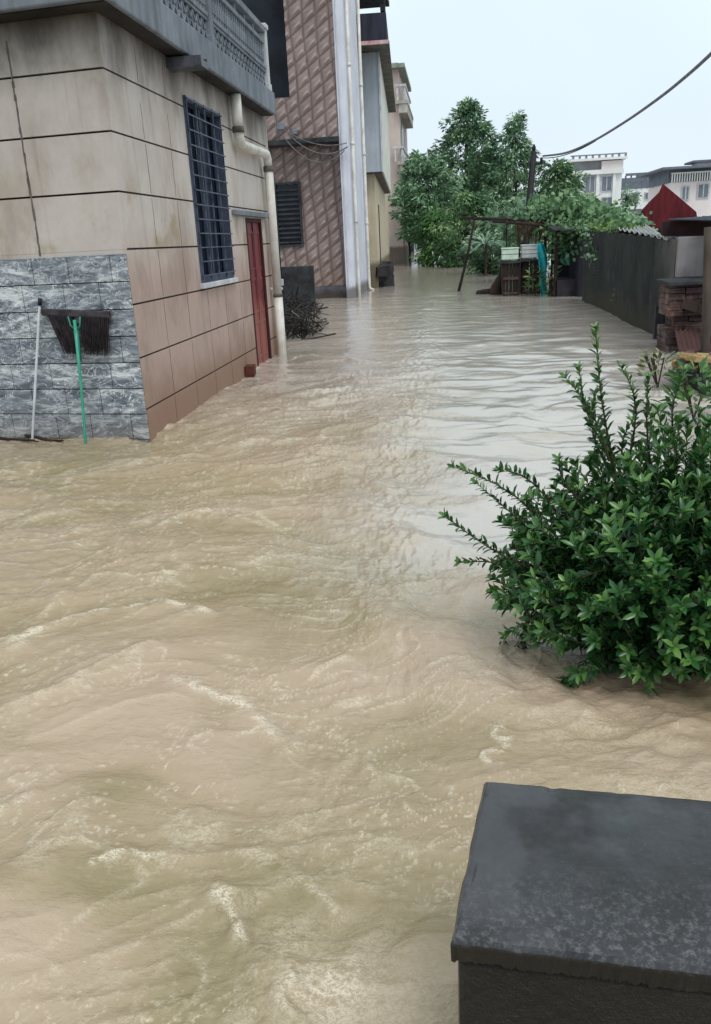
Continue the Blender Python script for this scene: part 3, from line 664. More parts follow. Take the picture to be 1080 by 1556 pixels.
# fourth house, pink, with balconies, end of the row
h4 = thing('pink_house', 'narrow pink house with stacked white balconies at the end of the row', 'house', (-4.5, 62, 0))
Yh = 60.
pk = simple('pink_render', lin(206, 188, 182), lin(188, 170, 164), .8, wet=1.2, streak=.2)
obj('wall', MB().box(-12, -3.4, Yh, Yh+10, -.6, 12.6), pk, h4)
bc = MB()
for (z0, z1, xr) in ((10.1, 10.3, -2.8), (6.4, 6.6, -3.1)):
    bc.box(-3.6, xr, Yh-.5, Yh+8, z0, z1); bc.box(-3.4, xr-.04, Yh-.45, Yh+8, z0-.55, z0-.002)
obj('balcony_slab', bc, simple('balcony_plaster', lin(188, 182, 176), lin(150, 146, 140), 2.), h4)
bp = MB()
for (z0, xr) in ((10.302, -2.9), (6.602, -3.15)):
    for k in range(7): bp.tube([(-3.5+.1*k if False else xr-.1, Yh-.4+k*.9, z0), (xr-.1, Yh-.4+k*.9, z0+.35), (xr-.1, Yh-.4+k*.9, z0+.8)], [.07, .11, .05], 8)
    bp.box(xr-.7, xr, Yh-.5, Yh-.3, z0+.8, z0+.95); bp.box(xr-.2, xr, Yh-.3, Yh+7, z0+.8, z0+.95); bp.box(xr-.62, xr-.5, Yh-.46, Yh-.34, z0, z0+.8)
obj('balustrade', bp, M_WHITE, h4)
obj('roof_slab', MB().box(-12, -2.95, Yh-.6, Yh+9, 12.2, 12.45), simple('roof_slab_grey', lin(150, 160, 150), lin(110, 116, 110), 2.), h4)
obj('window', MB().box(-3.395, -3.37, Yh+2, Yh+4, 7.2, 9.4), M_GLASS, h4)
# pale building closing the street
h5 = thing('pale_outbuilding', 'pale grey building closing the far end of the flooded street', 'building', (-6, 118, 0))
obj('wall', MB().box(-14, -3.6, 118, 126, -.6, 4.2), simple('pale_far', lin(190, 192, 198), lin(165, 168, 172), .6), h5)
obj('door', MB().box(-6.4, -5.2, 117.9, 117.99, -.5, 2.3), M_GLASS, h5)
obj('roof', MB().box(-14.3, -3.2, 117.6, 126.5, 4.2, 4.5), M_CONC_D, h5)

# ------------------------------------------------------------------ leaves
def leaf_mesh(name, pos, dirs, nrmv, L, Wd, mat, parent, simple_leaf=False, origin=None, fold=.25, tone=None):
    n = len(pos); off = root_loc(parent) if parent is not None else Vector(origin or (0, 0, 0))
    pos = pos-np.array(off); d = dirs/np.linalg.norm(dirs, axis=1, keepdims=True)
    s = np.cross(d, nrmv); s /= np.linalg.norm(s, axis=1, keepdims=True)+1e-9; u = np.cross(s, d)
    L = np.asarray(L)[:, None]; Wd = np.asarray(Wd)[:, None]
    if simple_leaf:
        V = np.stack([pos, pos+d*L*.5+s*Wd*.5-u*L*.02, pos+d*L-u*L*.12, pos+d*L*.5-s*Wd*.5-u*L*.02], 1)
        Fc = np.array([[0, 1, 2, 3]]); k = 4
    else:
        c = lambda t, dr=0.: pos+d*L*t-u*L*dr
        e = lambda t, w_, dr, sg: pos+d*L*t+sg*s*Wd*w_+u*Wd*fold*w_*2-u*L*dr
        V = np.stack([c(0), c(.38, .02), c(.74, .07), c(1., .16), e(.34, .46, .02, 1), e(.72, .42, .07, 1), e(.34, .46, .02, -1), e(.72, .42, .07, -1)], 1)
        Fc = np.array([[0, 4, 1, 1], [0, 1, 6, 6], [1, 4, 5, 2], [1, 2, 7, 6], [2, 5, 3, 3], [2, 3, 7, 7]]); k = 8
    verts = V.reshape(-1, 3)
    me = bpy.data.meshes.new(name)
    base = (np.arange(n)*k)[:, None]
    loops = []; sizes = []
    if simple_leaf:
        idx = (base+Fc[0][None]).reshape(-1); starts = np.arange(0, 4*n, 4); nl = 4*n
    else:
        pat = [0, 4, 1, 0, 1, 6, 1, 4, 5, 2, 1, 2, 7, 6, 2, 5, 3, 2, 3, 7]; sz = [3, 3, 4, 4, 3, 3]
        idx = (base+np.array(pat)[None]).reshape(-1); st0 = np.cumsum([0]+sz[:-1]); starts = ((np.arange(n)*len(pat))[:, None]+st0[None]).reshape(-1); nl = n*len(pat)
    me.vertices.add(len(verts)); me.vertices.foreach_set('co', verts.astype(np.float32).ravel())
    me.loops.add(nl); me.loops.foreach_set('vertex_index', idx.astype(np.int32))
    me.polygons.add(len(starts)); me.polygons.foreach_set('loop_start', starts.astype(np.int32))
    if tone is None: tone = RNG.random(n)
    at = me.attributes.new('tone', 'FLOAT', 'POINT'); at.data.foreach_set('value', np.repeat(tone, k).astype(np.float32))
    me.update(calc_edges=True); me.validate()
    if not simple_leaf: me.polygons.foreach_set('use_smooth', np.ones(len(me.polygons), bool))
    o = link_mesh(name, me, mat, parent)
    if parent is None: o.location = off
    return o
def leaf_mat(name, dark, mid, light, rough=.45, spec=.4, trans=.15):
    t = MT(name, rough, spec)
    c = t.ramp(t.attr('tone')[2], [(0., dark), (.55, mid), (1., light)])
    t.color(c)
    tr = t.n.new('ShaderNodeBsdfTranslucent'); t.l.new(c, tr.inputs[0]); ms = t.n.new('ShaderNodeMixShader'); ms.inputs[0].default_value = trans
    out = t.n['Material Output']; t.l.new(t.b.outputs[0], ms.inputs[1]); t.l.new(tr.outputs[0], ms.inputs[2]); t.l.new(ms.outputs[0], out.inputs[0])
    return t.m
M_BARK = simple('bark', lin(78, 66, 56), lin(48, 42, 38), 6., .9, sc3=(1, 1, .3))
def unit(n): v = RNG.normal(size=(n, 3)); return v/np.linalg.norm(v, axis=1, keepdims=True)

# ------------------------------------------------------------------ the bush in the water
def bush():
    base = np.array([.84, 3.14, 0.])
    root = thing('bush', 'dense glossy green bush standing in the flood beside the concrete block', 'bush', base)
    shoots = []
    n = 1050
    for k in range(n):
        # dome: direction biased up and out; tips on an ellipsoid
        while True:
            v = unit(1)[0]
            if v[2] > -.62: break
        rr = np.array([.70, .52, .54])*RNG.uniform(.42, 1.03)
        if v[0] > -.1 and v[2] > 0: rr[2] *= 1.22
        tip = base+np.array([0, 0, .33])+v*rr
        if tip[2] < .03: tip[2] = RNG.uniform(.02, .12)
        st_ = base+np.array([v[0]*.15, v[1]*.12, RNG.uniform(-.1, .3)])
        shoots.append((st_, tip, RNG.uniform(.02, .1), 1.))
    # long sprigs reaching out of the mass, to the left and up
    for (px, py, Y, sx, sy) in ((905, 500, 3.05, 935, 720), (860, 575, 3.0, 925, 700), (945, 560, 3.1, 950, 720), (690, 710, 3.0, 850, 830), (760, 715, 3.05, 860, 800),
                                (678, 785, 2.95, 820, 870), (700, 855, 2.95, 820, 880), (850, 700, 3.0, 900, 780), (985, 575, 3.15, 990, 720), (1040, 565, 3.2, 1030, 700),
                                (725, 735, 3.1, 860, 850), (760, 905, 2.9, 850, 900), (1075, 590, 3.2, 1070, 700), (905, 600, 3.1, 940, 740), (770, 965, 2.85, 860, 930), (960, 640, 3.1, 960, 740), (880, 560, 3.05, 930, 700), (800, 760, 3.0, 870, 830)):
        shoots.append((VY(sx, sy, Y+.1), VY(px, py, Y), RNG.uniform(.04, .09), .68))
    pos, dr, nn, LL, tn = [], [], [], [], []
    stem = MB()
    for (a, b, bend, sc_) in shoots:
        L = np.linalg.norm(b-a); t_ = nrm(b-a); nsg = 7
        side = nrm(np.cross(t_, unit(1)[0])); pts = [a+(b-a)*t+side*bend*math.sin(t*PI)*.7 + np.array([0, 0, bend*.5*math.sin(t*PI)]) for t in np.linspace(0, 1, nsg)]
        stem.tube(pts, [.0055*(1-t*.75) for t in np.linspace(0, 1, nsg)], 5, False)
        phi = RNG.uniform(0, 6.28); s = L*(.1 if sc_ < 1 else .3)
        P_ = np.array(pts)
        e1 = nrm(np.cross(t_, [.1, .2, .97])); e2 = np.cross(t_, e1)
        while s < L*1.0:
            f = s/L*(nsg-1); i = min(int(f), nsg-2); p = P_[i]+(P_[i+1]-P_[i])*(f-i)
            phi += 2.4; o_ = e1*math.cos(phi)+e2*math.sin(phi)
            near = s/L
            d_ = nrm(o_*(1.0-.35*near)+t_*(.5+.5*near)+np.array([0, 0, .05])+RNG.normal(size=3)*.22)
            pos.append(p); dr.append(d_); nn.append(nrm(t_*.8+np.array([0, 0, .75])+RNG.normal(size=3)*.4))
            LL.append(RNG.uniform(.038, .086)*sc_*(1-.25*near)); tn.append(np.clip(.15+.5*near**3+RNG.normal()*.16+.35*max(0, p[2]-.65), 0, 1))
            s += RNG.uniform(.007, .014)*(.62 if sc_ < 1 else 1.)
        for k in range(5):                               # tip rosette, fresher green
            phi += 1.26; o_ = e1*math.cos(phi)+e2*math.sin(phi)
            pos.append(b); dr.append(nrm(o_*.75+t_*.8)); nn.append(nrm(t_+RNG.normal(size=3)*.2)); LL.append(RNG.uniform(.04, .062)*sc_); tn.append(np.clip(RNG.uniform(.3, .85), 0, 1))
    pos, dr, nn, LL, tn = map(np.array, (pos, dr, nn, LL, tn))
    keep = pos[:, 2] > -.02; pos, dr, nn, LL, tn = pos[keep], dr[keep], nn[keep], LL[keep], tn[keep]
    M = leaf_mat('glossy_leaf', lin(24, 52, 32), lin(52, 98, 50), lin(122, 160, 80), .28, .5, .12)
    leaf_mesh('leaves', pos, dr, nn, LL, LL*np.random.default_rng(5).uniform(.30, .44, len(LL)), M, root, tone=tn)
    obj('stems', stem, simple('green_stem', lin(92, 88, 56), lin(60, 54, 40), 20.), root, smooth=True)
    dead = MB()
    for k in range(9):
        a = P(780+RNG.uniform(-20, 30), 975, .04); dead.tube([a, a+np.array([.03*RNG.normal(), .02, -.03]), a+np.array([.06*RNG.normal(), 0, -.07])], .003, 4)
    obj('trailing_twigs', dead, M_DARKWOOD, root)
bush()

# ------------------------------------------------------------------ concrete block
def block():
    z1 = .55; a = P(684, 1427, z1); b = P(735, 1184, z1); c = P(1080, 1214, z1); d = P(1080, 1474, z1)
    far = b+(c-b)*3.; nearp = a+(d-a)*3.4
    root = thing('parapet_block', 'dark wet concrete block with rounded edges in the lower right', 'block', (a[0]+.4, a[1]+.2, 0))
    def grd(t, s):                       # top sheet with small unevenness and slumped rim
        p = (a*(1-t)+nearp*t)*(1-s)+(b*(1-t)+far*t)*s
        e = min(s, 1-s, t*3)
        return p
    N1, N2 = 260, 80
    mb = MB(); T = .05
    vs = []; 
    ss = np.linspace(0, 1, N2+1); ts = np.linspace(0, 1, N1+1)
    ub = (far-b)[:2]/np.linalg.norm((far-b)[:2]); per = np.array([-ub[1], ub[0]])
    for s in ss:
        for t in ts:
            p = grd(t, s).copy(); dist = min(s*.42, (1-s)*.42, t*1.4)
            rr = .011
            dz = -(rr-math.sqrt(max(rr*rr-(rr-min(dist, rr))**2, 0)))*.9
            n_ = -.010*max(0., float(gn(np.array(p[0]*23), np.array(p[1]*23), 15))-.25)*(.7 if dist < .02 else .05)+float(gn(np.array(p[0]*14), np.array(p[1]*14), 5))*.0016+float(gn(np.array(p[0]*55), np.array(p[1]*55), 6))*.0007
            jx = float(gn(np.array(t*9+s*3), np.array(s*5.), 8))*.0025
            vs.append((p[0]+(jx if t == 0 else 0), p[1]+(float(gn(np.array(t*22.), np.array(.5), 9))*.0012 if s in (0, 1) else 0), z1+dz+n_))
    mb.add(vs, [(j*(N1+1)+i, j*(N1+1)+i+1, (j+1)*(N1+1)+i+1, (j+1)*(N1+1)+i) for j in range(N2) for i in range(N1)])
    # skirt of the cap
    ring = [i for i in range(N1+1)]+[j*(N1+1)+N1 for j in range(1, N2+1)]+[N2*(N1+1)+i for i in range(N1-1, -1, -1)]+[j*(N1+1) for j in range(N2-1, 0, -1)]
    n0 = len(mb.v)
    for q in ring: x, y, z = mb.v[q]; mb.v.append((x+.002*random.uniform(-1, 1), y+.002*random.uniform(-1, 1), z1-T+.004+.001*math.sin(x*31)+random.uniform(-.003, .003)))
    R_ = len(ring)
    for k in range(R_): mb.f.append((ring[(k+1) % R_], ring[k], n0+k, n0+(k+1) % R_))
    t = MT('wet_black_concrete', .5, .5)
    c1 = t.mix(t.ramp(t.noise(7., 7, .65), [(.35, 0.), (.7, 1.)]), lin(22, 22, 25), lin(48, 49, 55))
    y = t.axis(1)
    c1 = t.mix(t.range(t.noise(130., 4, .7), .58, .74, 0., .35), c1, lin(96, 96, 102))
    c1 = t.mix(t.range(t.noise(210., 3, .7), .60, .70, 0., .8), c1, lin(22, 22, 25))
    gr_ = t.math('MULTIPLY', t.range(y, 1.30, 1.08), t.range(t.noise(90., 5, .75), .46, .68, 0., .4)); c1 = t.mix(gr_, c1, lin(132, 130, 134))
    c1 = t.mix(t.range(t.noise(5., 4), .55, .72, 0., .35), c1, lin(58, 74, 66)); c1 = t.mix(t.range(t.noise(2.6, 5, .6), .5, .6, 0., .45), c1, lin(78, 78, 84))
    c1 = t.mix(t.range(t.axis(2), z1-.02, z1-.004, .96, 0.), c1, lin(24, 22, 20, .5))
    t.color(c1); t.bump(t.noise(110., 6, .75), .4, .0025); t.bump(t.noise(16., 4), .35, .006)
    t.rough(t.range(t.noise(4.5, 4), .4, .6, .22, .5))
    obj('cap', mb, t.m, root, smooth=False)
    bd = MB(); i1 = np.array([.010, .005, 0]); 
    A, B, Cc, D = a+i1, b+np.array([.012, -.03, 0]), far+np.array([0, -.03, 0]), nearp+np.array([0, .005, 0])
    bd.prism([A[:2], D[:2], Cc[:2], B[:2]], .14, z1-T+.004)
    obj('body', bd, simple('wet_black_masonry', lin(30, 26, 24), lin(9, 8, 8), 4., .3, .4, 1., .02), root, bevel=.012)
    i2 = np.array([.006, -.004, 0]); A, D = a+i2, nearp+i2
    ft = MB().prism([A[:2], D[:2], Cc[:2], (B-np.array([.03, 0, 0]))[:2]], -.5, .13)
    obj('footing', ft, simple('footing_render', lin(120, 112, 100), lin(70, 64, 58), 9., .6, .4, .6, .008), root, bevel=.012)
block()

# ------------------------------------------------------------------ trees
def tree(name, label, group, base, h, crown, leafL, mat, trunk_r, n_clump, per, droop=.3, seed=1, clump=.55, limbs=9, trunk_vis=.6):
    """crown: list of (height fraction, radius) giving the outline; clumps scattered inside it"""
    rg = np.random.default_rng(seed)
    root = thing(name, label, 'tree' if 'tree' in name else 'shrub', base, group)
    base = np.array(base, float)
    hs = np.array([c[0] for c in crown]); rs = np.array([c[1] for c in crown])
    tk = MB(); lean = rg.normal(size=2)*.02*h
    ax_ = lambda f: base+np.array([lean[0]*f, lean[1]*f, h*f])
    tk.tube([ax_(f)+np.array([*rg.normal(size=2)*.01*h*(f > 0), 0])-(np.array([0, 0, .6]) if f == 0 else 0) for f in np.linspace(0, .95, 8)], [trunk_r*(1-.9*f) for f in np.linspace(0, 1, 8)], 7)
    pos, dr, nn, LL, tn = [], [], [], [], []
    cents = []
    for k in range(n_clump):
        f = rg.uniform(hs[0], hs[-1]); R_ = np.interp(f, hs, rs)
        th = rg.uniform(0, 2*PI); q = R_*math.sqrt(rg.uniform(.1, 1.))*rg.uniform(.7, 1.32)
        c = ax_(f)+np.array([math.cos(th)*q, math.sin(th)*q, rg.normal()*.02*h]); cents.append((c, th, q/(R_+.01)))
        if k % max(1, n_clump//(limbs*3)) == 0:
            a = ax_(max(0.08, f-.18)); tk.tube([a, (a+c)/2+np.array([0, 0, .03*h]), c], [trunk_r*.35*(1-f*.6), trunk_r*.2*(1-f*.6), trunk_r*.05], 5, False)
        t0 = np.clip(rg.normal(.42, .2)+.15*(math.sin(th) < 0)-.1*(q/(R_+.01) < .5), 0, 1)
        m_ = int(per*rg.uniform(.6, 1.3)); cr_ = clump*rg.uniform(.6, 1.25)
        pv = rg.normal(size=(m_, 3)); pv /= np.linalg.norm(pv, axis=1, keepdims=True); pr = rg.uniform(.3, 1, m_)[:, None]**.5
        pp = c+pv*pr*cr_*np.array([1.1, 1.1, .75])
        out = pv*.7+np.array([math.cos(th), math.sin(th), .0])*.7; out[:, 2] -= droop
        pos.append(pp); dr.append(out+rg.normal(size=(m_, 3))*.3); nn.append(pv+np.array([0, 0, .9])+rg.normal(size=(m_, 3))*.4)
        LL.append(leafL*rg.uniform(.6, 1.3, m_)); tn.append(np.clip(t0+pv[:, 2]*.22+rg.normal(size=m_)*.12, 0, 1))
    pos, dr, nn, LL, tn = (np.concatenate(v) for v in (pos, dr, nn, LL, tn))
    k = pos[:, 2] > .0; 
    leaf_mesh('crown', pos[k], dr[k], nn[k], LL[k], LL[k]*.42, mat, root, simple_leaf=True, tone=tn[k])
    obj('trunk', tk, M_BARK, root, smooth=True)
    return root
def at(px, py, Y): return VY(px, py, Y)
def gb(px, Y): r = VY(px, 380, Y); return (r[0], Y, 0.)
L_DK = leaf_mat('dark_tree_leaf', lin(62, 92, 70), lin(100, 134, 104), lin(160, 188, 150), .5, .3, .1)  # leaf tones lightened to carry the haze over the far trees
L_MD = leaf_mat('mid_tree_leaf', lin(50, 80, 54), lin(90, 126, 86), lin(146, 176, 126), .5, .3, .2)
L_LT = leaf_mat('light_shrub_leaf', lin(50, 78, 44), lin(86, 118, 66), lin(138, 166, 96), .5, .3, .2)
L_BR = leaf_mat('bright_shrub_leaf', lin(40, 74, 40), lin(66, 108, 58), lin(112, 152, 78), .5, .3, .2)
GT = 'trees at the end of the flooded street'
Y1 = 66.
z_ = lambda px, py, Y: VY(px, py, Y)[2]
tree('conifer_tree', 'tall pointed dark tree rising highest left of centre', GT, gb(703, Y1), z_(700, 163, Y1), [(.06, 2.0), (.3, 3.6), (.55, 3.1), (.75, 2.1), (.9, 1.0), (1.0, .15)], .34, L_DK, .22, 330, 46, .1, 3, .46)
tree('slender_tree', 'slender tree with a bent feathery top beside the utility pole', GT, gb(783, Y1-3), z_(775, 180, Y1-3), [(.08, 2.0), (.4, 2.1), (.7, 1.5), (.85, .9), (1.0, .4)], .32, L_DK, .15, 190, 38, .35, 5, .38)
tree('broadleaf_tree', 'broad dark leafy tree leaning over the street end at the pink house', GT, gb(655, 58), z_(655, 238, 58), [(.2, 1.0), (.5, 2.1), (.75, 1.9), (.92, 1.3), (1.0, .5)], .32, L_DK, .16, 210, 48, .3, 8, .42)
tree('broadleaf_tree', 'low dark leafy tree touching the side of the pink house', GT, gb(622, 62), z_(622, 272, 62), [(.35, .7), (.6, 1.3), (.85, 1.1), (1.0, .5)], .3, L_DK, .1, 50, 60, .4, 9, .5)
tree('broadleaf_tree', 'dark rounded tree filling the gap between the two tallest trees', GT, gb(742, 70), z_(740, 235, 70), [(.1, 2.2), (.5, 2.6), (.8, 2.0), (1.0, .8)], .38, L_DK, .18, 170, 52, .3, 10, .5)
tree('broadleaf_tree', 'light green round tree right of the utility pole', GT, gb(842, 48), z_(842, 248, 48), [(.1, 1.0), (.5, 1.6), (.8, 1.3), (1.0, .6)], .26, L_MD, .12, 100, 75, .3, 12, .5)
tree('broadleaf_tree', 'small green tree reaching in front of the white far building', GT, gb(868, 44), z_(868, 285, 44), [(.3, .5), (.6, .7), (1.0, .3)], .22, L_MD, .08, 36, 55, .3, 13, .4)
GS = 'shrubs along the flooded bank'
tree('waterside_shrub', 'bright green shrub drooping to the water beyond the cream house', GS, gb(664, 54), z_(664, 326, 54), [(.02, 1.0), (.4, 1.35), (.75, 1.15), (1.0, .5)], .24, L_BR, .08, 60, 80, .8, 20, .5)
tree('waterside_shrub', 'dull green shrub left of the leaning post', GS, gb(704, 50), z_(704, 296, 50), [(.0, 1.0), (.5, 1.6), (.85, 1.2), (1.0, .6)], .24, L_MD, .07, 90, 75, .4, 21, .42)
tree('waterside_shrub', 'dark shrub under the trellis pole behind the hutches', GS, gb(745, 40), z_(748, 335, 40), [(.0, .9), (.4, 1.15), (.8, .95), (1.0, .45)], .22, L_DK, .07, 60, 75, .5, 22, .36)
tree('waterside_shrub', 'light green shrub rising above the trellis pole', GS, gb(752, 50), z_(752, 302, 50), [(.3, 1.0), (.6, 1.3), (1.0, .6)], .24, L_MD, .07, 50, 70, .4, 23, .42)
tree('waterside_shrub', 'dark hanging shrub at the foot of the utility pole', GS, gb(792, 38), z_(795, 318, 38), [(.1, .8), (.5, 1.1), (1.0, .5)], .22, L_DK, .07, 50, 70, .5, 24, .36)
# fan-leaved plant under the trellis
def fan_plant():
    c = VY(737, 372, 37.); root = thing('fan_leaved_plant', 'plant with long pale arching leaves below the trellis pole', 'plant', (c[0], c[1], 0))
    pos, dr, nn, L = [], [], [], []
    for k in range(26):
        th = 2*PI*k/26+RNG.normal()*.1; e_ = RNG.uniform(.1, 1.1)
        d_ = np.array([math.cos(th)*math.cos(e_), math.sin(th)*math.cos(e_)*.7, math.sin(e_)])
        for s in np.linspace(0, .8, 6): pos.append(c+d_*s+np.array([0, 0, -.35*s*s])); dr.append(d_+np.array([0, 0, -.8*s])); nn.append([0, -.6, .8]); L.append(.32)
    pos, dr, nn, L = map(np.array, (pos, dr, nn, L))
    leaf_mesh('fronds', pos, dr, nn, L, L*.3, leaf_mat('frond_leaf', lin(60, 92, 74), lin(110, 142, 120), lin(160, 184, 160)), root, simple_leaf=True)
    obj('stem', MB().tube([(c[0], c[1], -.5), (c[0]+.05, c[1], c[2])], .05, 6), M_BARK, root)
fan_plant()

# ------------------------------------------------------------------ trellis, hutches, hut
YH = 24.6
def hp(px, py, Y=YH): return VY(px, py, Y)
a, b = P(697, 442), VY(721, 333, 27.2)
tag(obj('leaning_post', MB().tube([a+(a-b)*.15, a, a+(b-a)*.5+np.array([.03, 0, 0]), b], [.05, .05, .042, .035], 8), M_DARKWOOD, None, smooth=True, origin=a), 'crooked dark wooden post leaning out of the water', 'post')
tr = thing('trellis_frame', 'rough pole frame with rags of dead vine hanging from it', 'trellis', VY(770, 400, 25.5)*np.array([1, 1, 0]))
for i, (p0, p1, r) in enumerate((((703, 331, 27), (902, 335, 25), .05), ((748, 336, 25), (905, 345, 24.4), .04), ((770, 326, 29), (770, 340, 24.6), .035))):
    p0, p1 = VY(*p0), VY(*p1); obj('pole', MB().tube([p0, (p0+p1)/2+np.array([0, 0, -.04]), p1], r, 7), M_DARKWOOD, tr, smooth=True)
for px in (828, 868, 787):
    t0 = VY(px, 336, 25.3); obj('upright', MB().tube([(t0[0], t0[1], -.5), (t0[0]+.03, t0[1], t0[2])], .045, 7), M_DARKWOOD, tr, smooth=True)
rg_ = MB()
for k in range(90):
    p = VY(RNG.uniform(784, 832), 337, 25.2); L = RNG.uniform(.15, .6); rg_.tube([p, p+np.array([.03*RNG.normal(), .05*RNG.normal(), -L*.5]), p+np.array([.05*RNG.normal(), .06*RNG.normal(), -L])], [.022, .016, .006], 4, False)
obj('dead_vine', rg_, simple('dead_vine_brown', lin(98, 82, 66), lin(60, 56, 44), 9.), tr)
def crate(name, label, px0, px1, py0, py1, Y, dep, mat, grp=None, slats=3):
    A, B = VY(px0, py1, Y), VY(px1, py0, Y); c = thing(name, label, 'crate', ((A[0]+B[0])/2, Y+dep/2, A[2]), grp)
    mb = MB(); hh = (B[2]-A[2])/slats
    for k in range(slats):
        z = A[2]+k*hh; mb.box(A[0], B[0], Y, Y+dep, z+hh*.12, z+hh*.96); mb.box(A[0]+.02, B[0]-.02, Y+.02, Y+dep-.02, z, z+hh*.118)
    obj('slatted_sides', mb, mat, c, bevel=.008)
    obj('rim', MB().box(A[0]-.015, B[0]+.015, Y-.015, Y+dep+.015, B[2]+.002, B[2]+.04), mat, c, bevel=.008); return c
M_CR1 = simple('pale_green_plastic', lin(206, 222, 206), lin(176, 196, 180), 6., .5); M_CR2 = simple('white_crate_plastic', lin(226, 230, 230), lin(196, 200, 202), 6., .5)
M_BAT = simple('worn_batten', lin(92, 74, 66), lin(60, 50, 46), 8.)
def hutch(label, px0, px1, py0, py1, Y, dep):
    A, B = VY(px0, py1, Y), VY(px1, py0, Y); c = thing('hutch', label, 'hutch', ((A[0]+B[0])/2, Y+dep/2, 0), 'animal hutches in the flood')
    mb = MB(); n = 5; w_ = (B[0]-A[0])/n
    for k in range(n): mb.box(A[0]+k*w_+.006, A[0]+(k+1)*w_-.006, Y, Y+.04, -.4, B[2]-.05, j=.004)
    mb.box(A[0], A[0]+.04, Y+.042, Y+dep, -.4, B[2]-.05); mb.box(B[0]-.04, B[0], Y+.042, Y+dep, -.4, B[2]-.05)
    obj('boards', mb, M_DARKWOOD, c); obj('lid', MB().box(A[0]-.06, B[0]+.06, Y-.07, Y+dep+.05, B[2]-.048, B[2]-.002), M_CONC_D, c, bevel=.01)
    for za, zb in ((.42, .50), (.02, .08)): obj('batten', MB().box(A[0]+.02, B[0]-.02, Y-.03, Y-.002, za, zb), M_BAT, c)
hutch('left dark board hutch under the pale green crate', 763, 789, 397, 450, 24.5, .9)
hutch('right dark board hutch under the white crate', 792, 822, 394, 446, 25.0, .9)
crate('plastic_crate', 'pale green plastic crate on the left hutch', 763, 788, 378, 396, 24.5, .5, M_CR1, slats=2)
crate('plastic_crate', 'white slatted plastic crate on the right hutch', 793, 817, 373, 393, 25.0, .5, M_CR2, slats=3)
def cloth(label, pts, mat, th=.04):
    c0 = pts[0][0]; mb = MB(); n = len(pts)
    root_ = np.array(c0, float)
    rows = []
    for (p, wdt) in pts:
        p = np.array(p, float); rows.append([p+np.array([wdt*(s-.5), .06*math.sin(s*9+p[2]*5), .015*math.sin(s*12)]) for s in np.linspace(0, 1, 13)])
    vs = [q for r_ in rows for q in r_]; mb.add(vs, [(j*13+i, j*13+i+1, (j+1)*13+i+1, (j+1)*13+i) for j in range(n-1) for i in range(12)])
    o = obj('hanging_cloth', mb, mat, None, smooth=True, origin=root_); s_ = o.modifiers.new('thick', 'SOLIDIFY'); s_.thickness = .012
    s2 = o.modifiers.new('sub', 'SUBSURF'); s2.levels = s2.render_levels = 1
    return tag(o, label, 'cloth')
def cp(px, py, Y, wpx): return (VY(px, py, Y), wpx/1250*Y)
cloth('turquoise cloth hanging down to the water at the right hutch', [cp(821, 369, 24.3, 5), cp(822, 374, 24.25, 13), cp(824, 390, 24.2, 14), cp(825, 405, 24.2, 11), cp(824, 425, 24.2, 8), cp(826, 440, 24.2, 11), cp(829, 456, 24.2, 13)],
      simple('turquoise_cloth', lin(40, 168, 176), lin(28, 132, 146), 7., .8))
cloth('faded teal cloth draped over the railing of the dark hut', [cp(859, 383, 23.6, 6), cp(860, 389, 23.55, 16), cp(859, 396, 23.55, 17), cp(862, 404, 23.55, 7)], simple('teal_cloth', lin(92, 150, 134), lin(60, 112, 104), 7., .8))
# log and stump
a, b = P(727, 447), P(764, 443)
tag(obj('log', MB().tube([a, a+(b-a)*.3, a+(b-a)*.7, b], [.12, .14, .13, .12], 10), M_DARKWOOD, None, smooth=True, origin=a), 'dark log lying in the water in front of the left hutch', 'log')
A_ = VY(752, 443, 25.2); tag(obj('broken_stump', MB().tube([(A_[0], 25.2, -.3), (A_[0]+.05, 25.2, .2), (A_[0]+.2, 25.2, .55), (A_[0]+.22, 25.2, .92)], [.22, .17, .09, .06], 8), M_DARKWOOD, None, smooth=True, origin=(A_[0], 25.2, 0)), 'splintered dark stump between the log and the left hutch', 'stump')
# dark hut
hut = thing('dark_hut', 'low dark board hut with a sagging roof between the cloths and the long wall', 'hut', (VY(870, 450, 23.)[0], 23.5, 0))
def bx(px0, px1, py0, py1, Y, d, nm, mat, par, zb=None):
    A, B = VY(px0, py1, Y), VY(px1, py0, Y); return obj(nm, MB().box(A[0], B[0], Y, Y+d, A[2] if zb is None else zb, B[2]), mat, par, bevel=.01)
M_HUT = simple('dark_board', lin(46, 44, 54), lin(26, 26, 34), 4., .9, sc3=(2, 2, .3))  # near-black board tones
bx(878, 905, 352, 452, 22.9, 2., 'wall', M_HUT, hut, -.5)
bx(843, 905, 352, 452, 25.0, .1, 'rear_wall', M_HUT, hut, -.5)
bx(843, 884, 424, 452, 23.3, 1.6, 'low_wall', simple('dark_masonry', lin(62, 58, 66), lin(38, 36, 44), 5.), hut, -.5)
A_ = VY(846, 350, 23.3); obj('upright', MB().box(A_[0]-.04, A_[0]+.04, 23.3, 23.38, -.5, A_[2]), M_DARKWOOD, hut)
A, B = VY(838, 352, 22.8), VY(912, 347, 22.8); rfm = MB().grid(lambda u_, v_: (A[0]+(B[0]-A[0])*u_, 22.6+2.8*v_, A[2]+.06-.05*math.sin(u_*PI)+.012*math.sin(u_*60)+.25*v_), 40, 3)
o = obj('roof', rfm, M_CONC_D, hut, smooth=True); s_ = o.modifiers.new('t', 'SOLIDIFY'); s_.thickness = .03

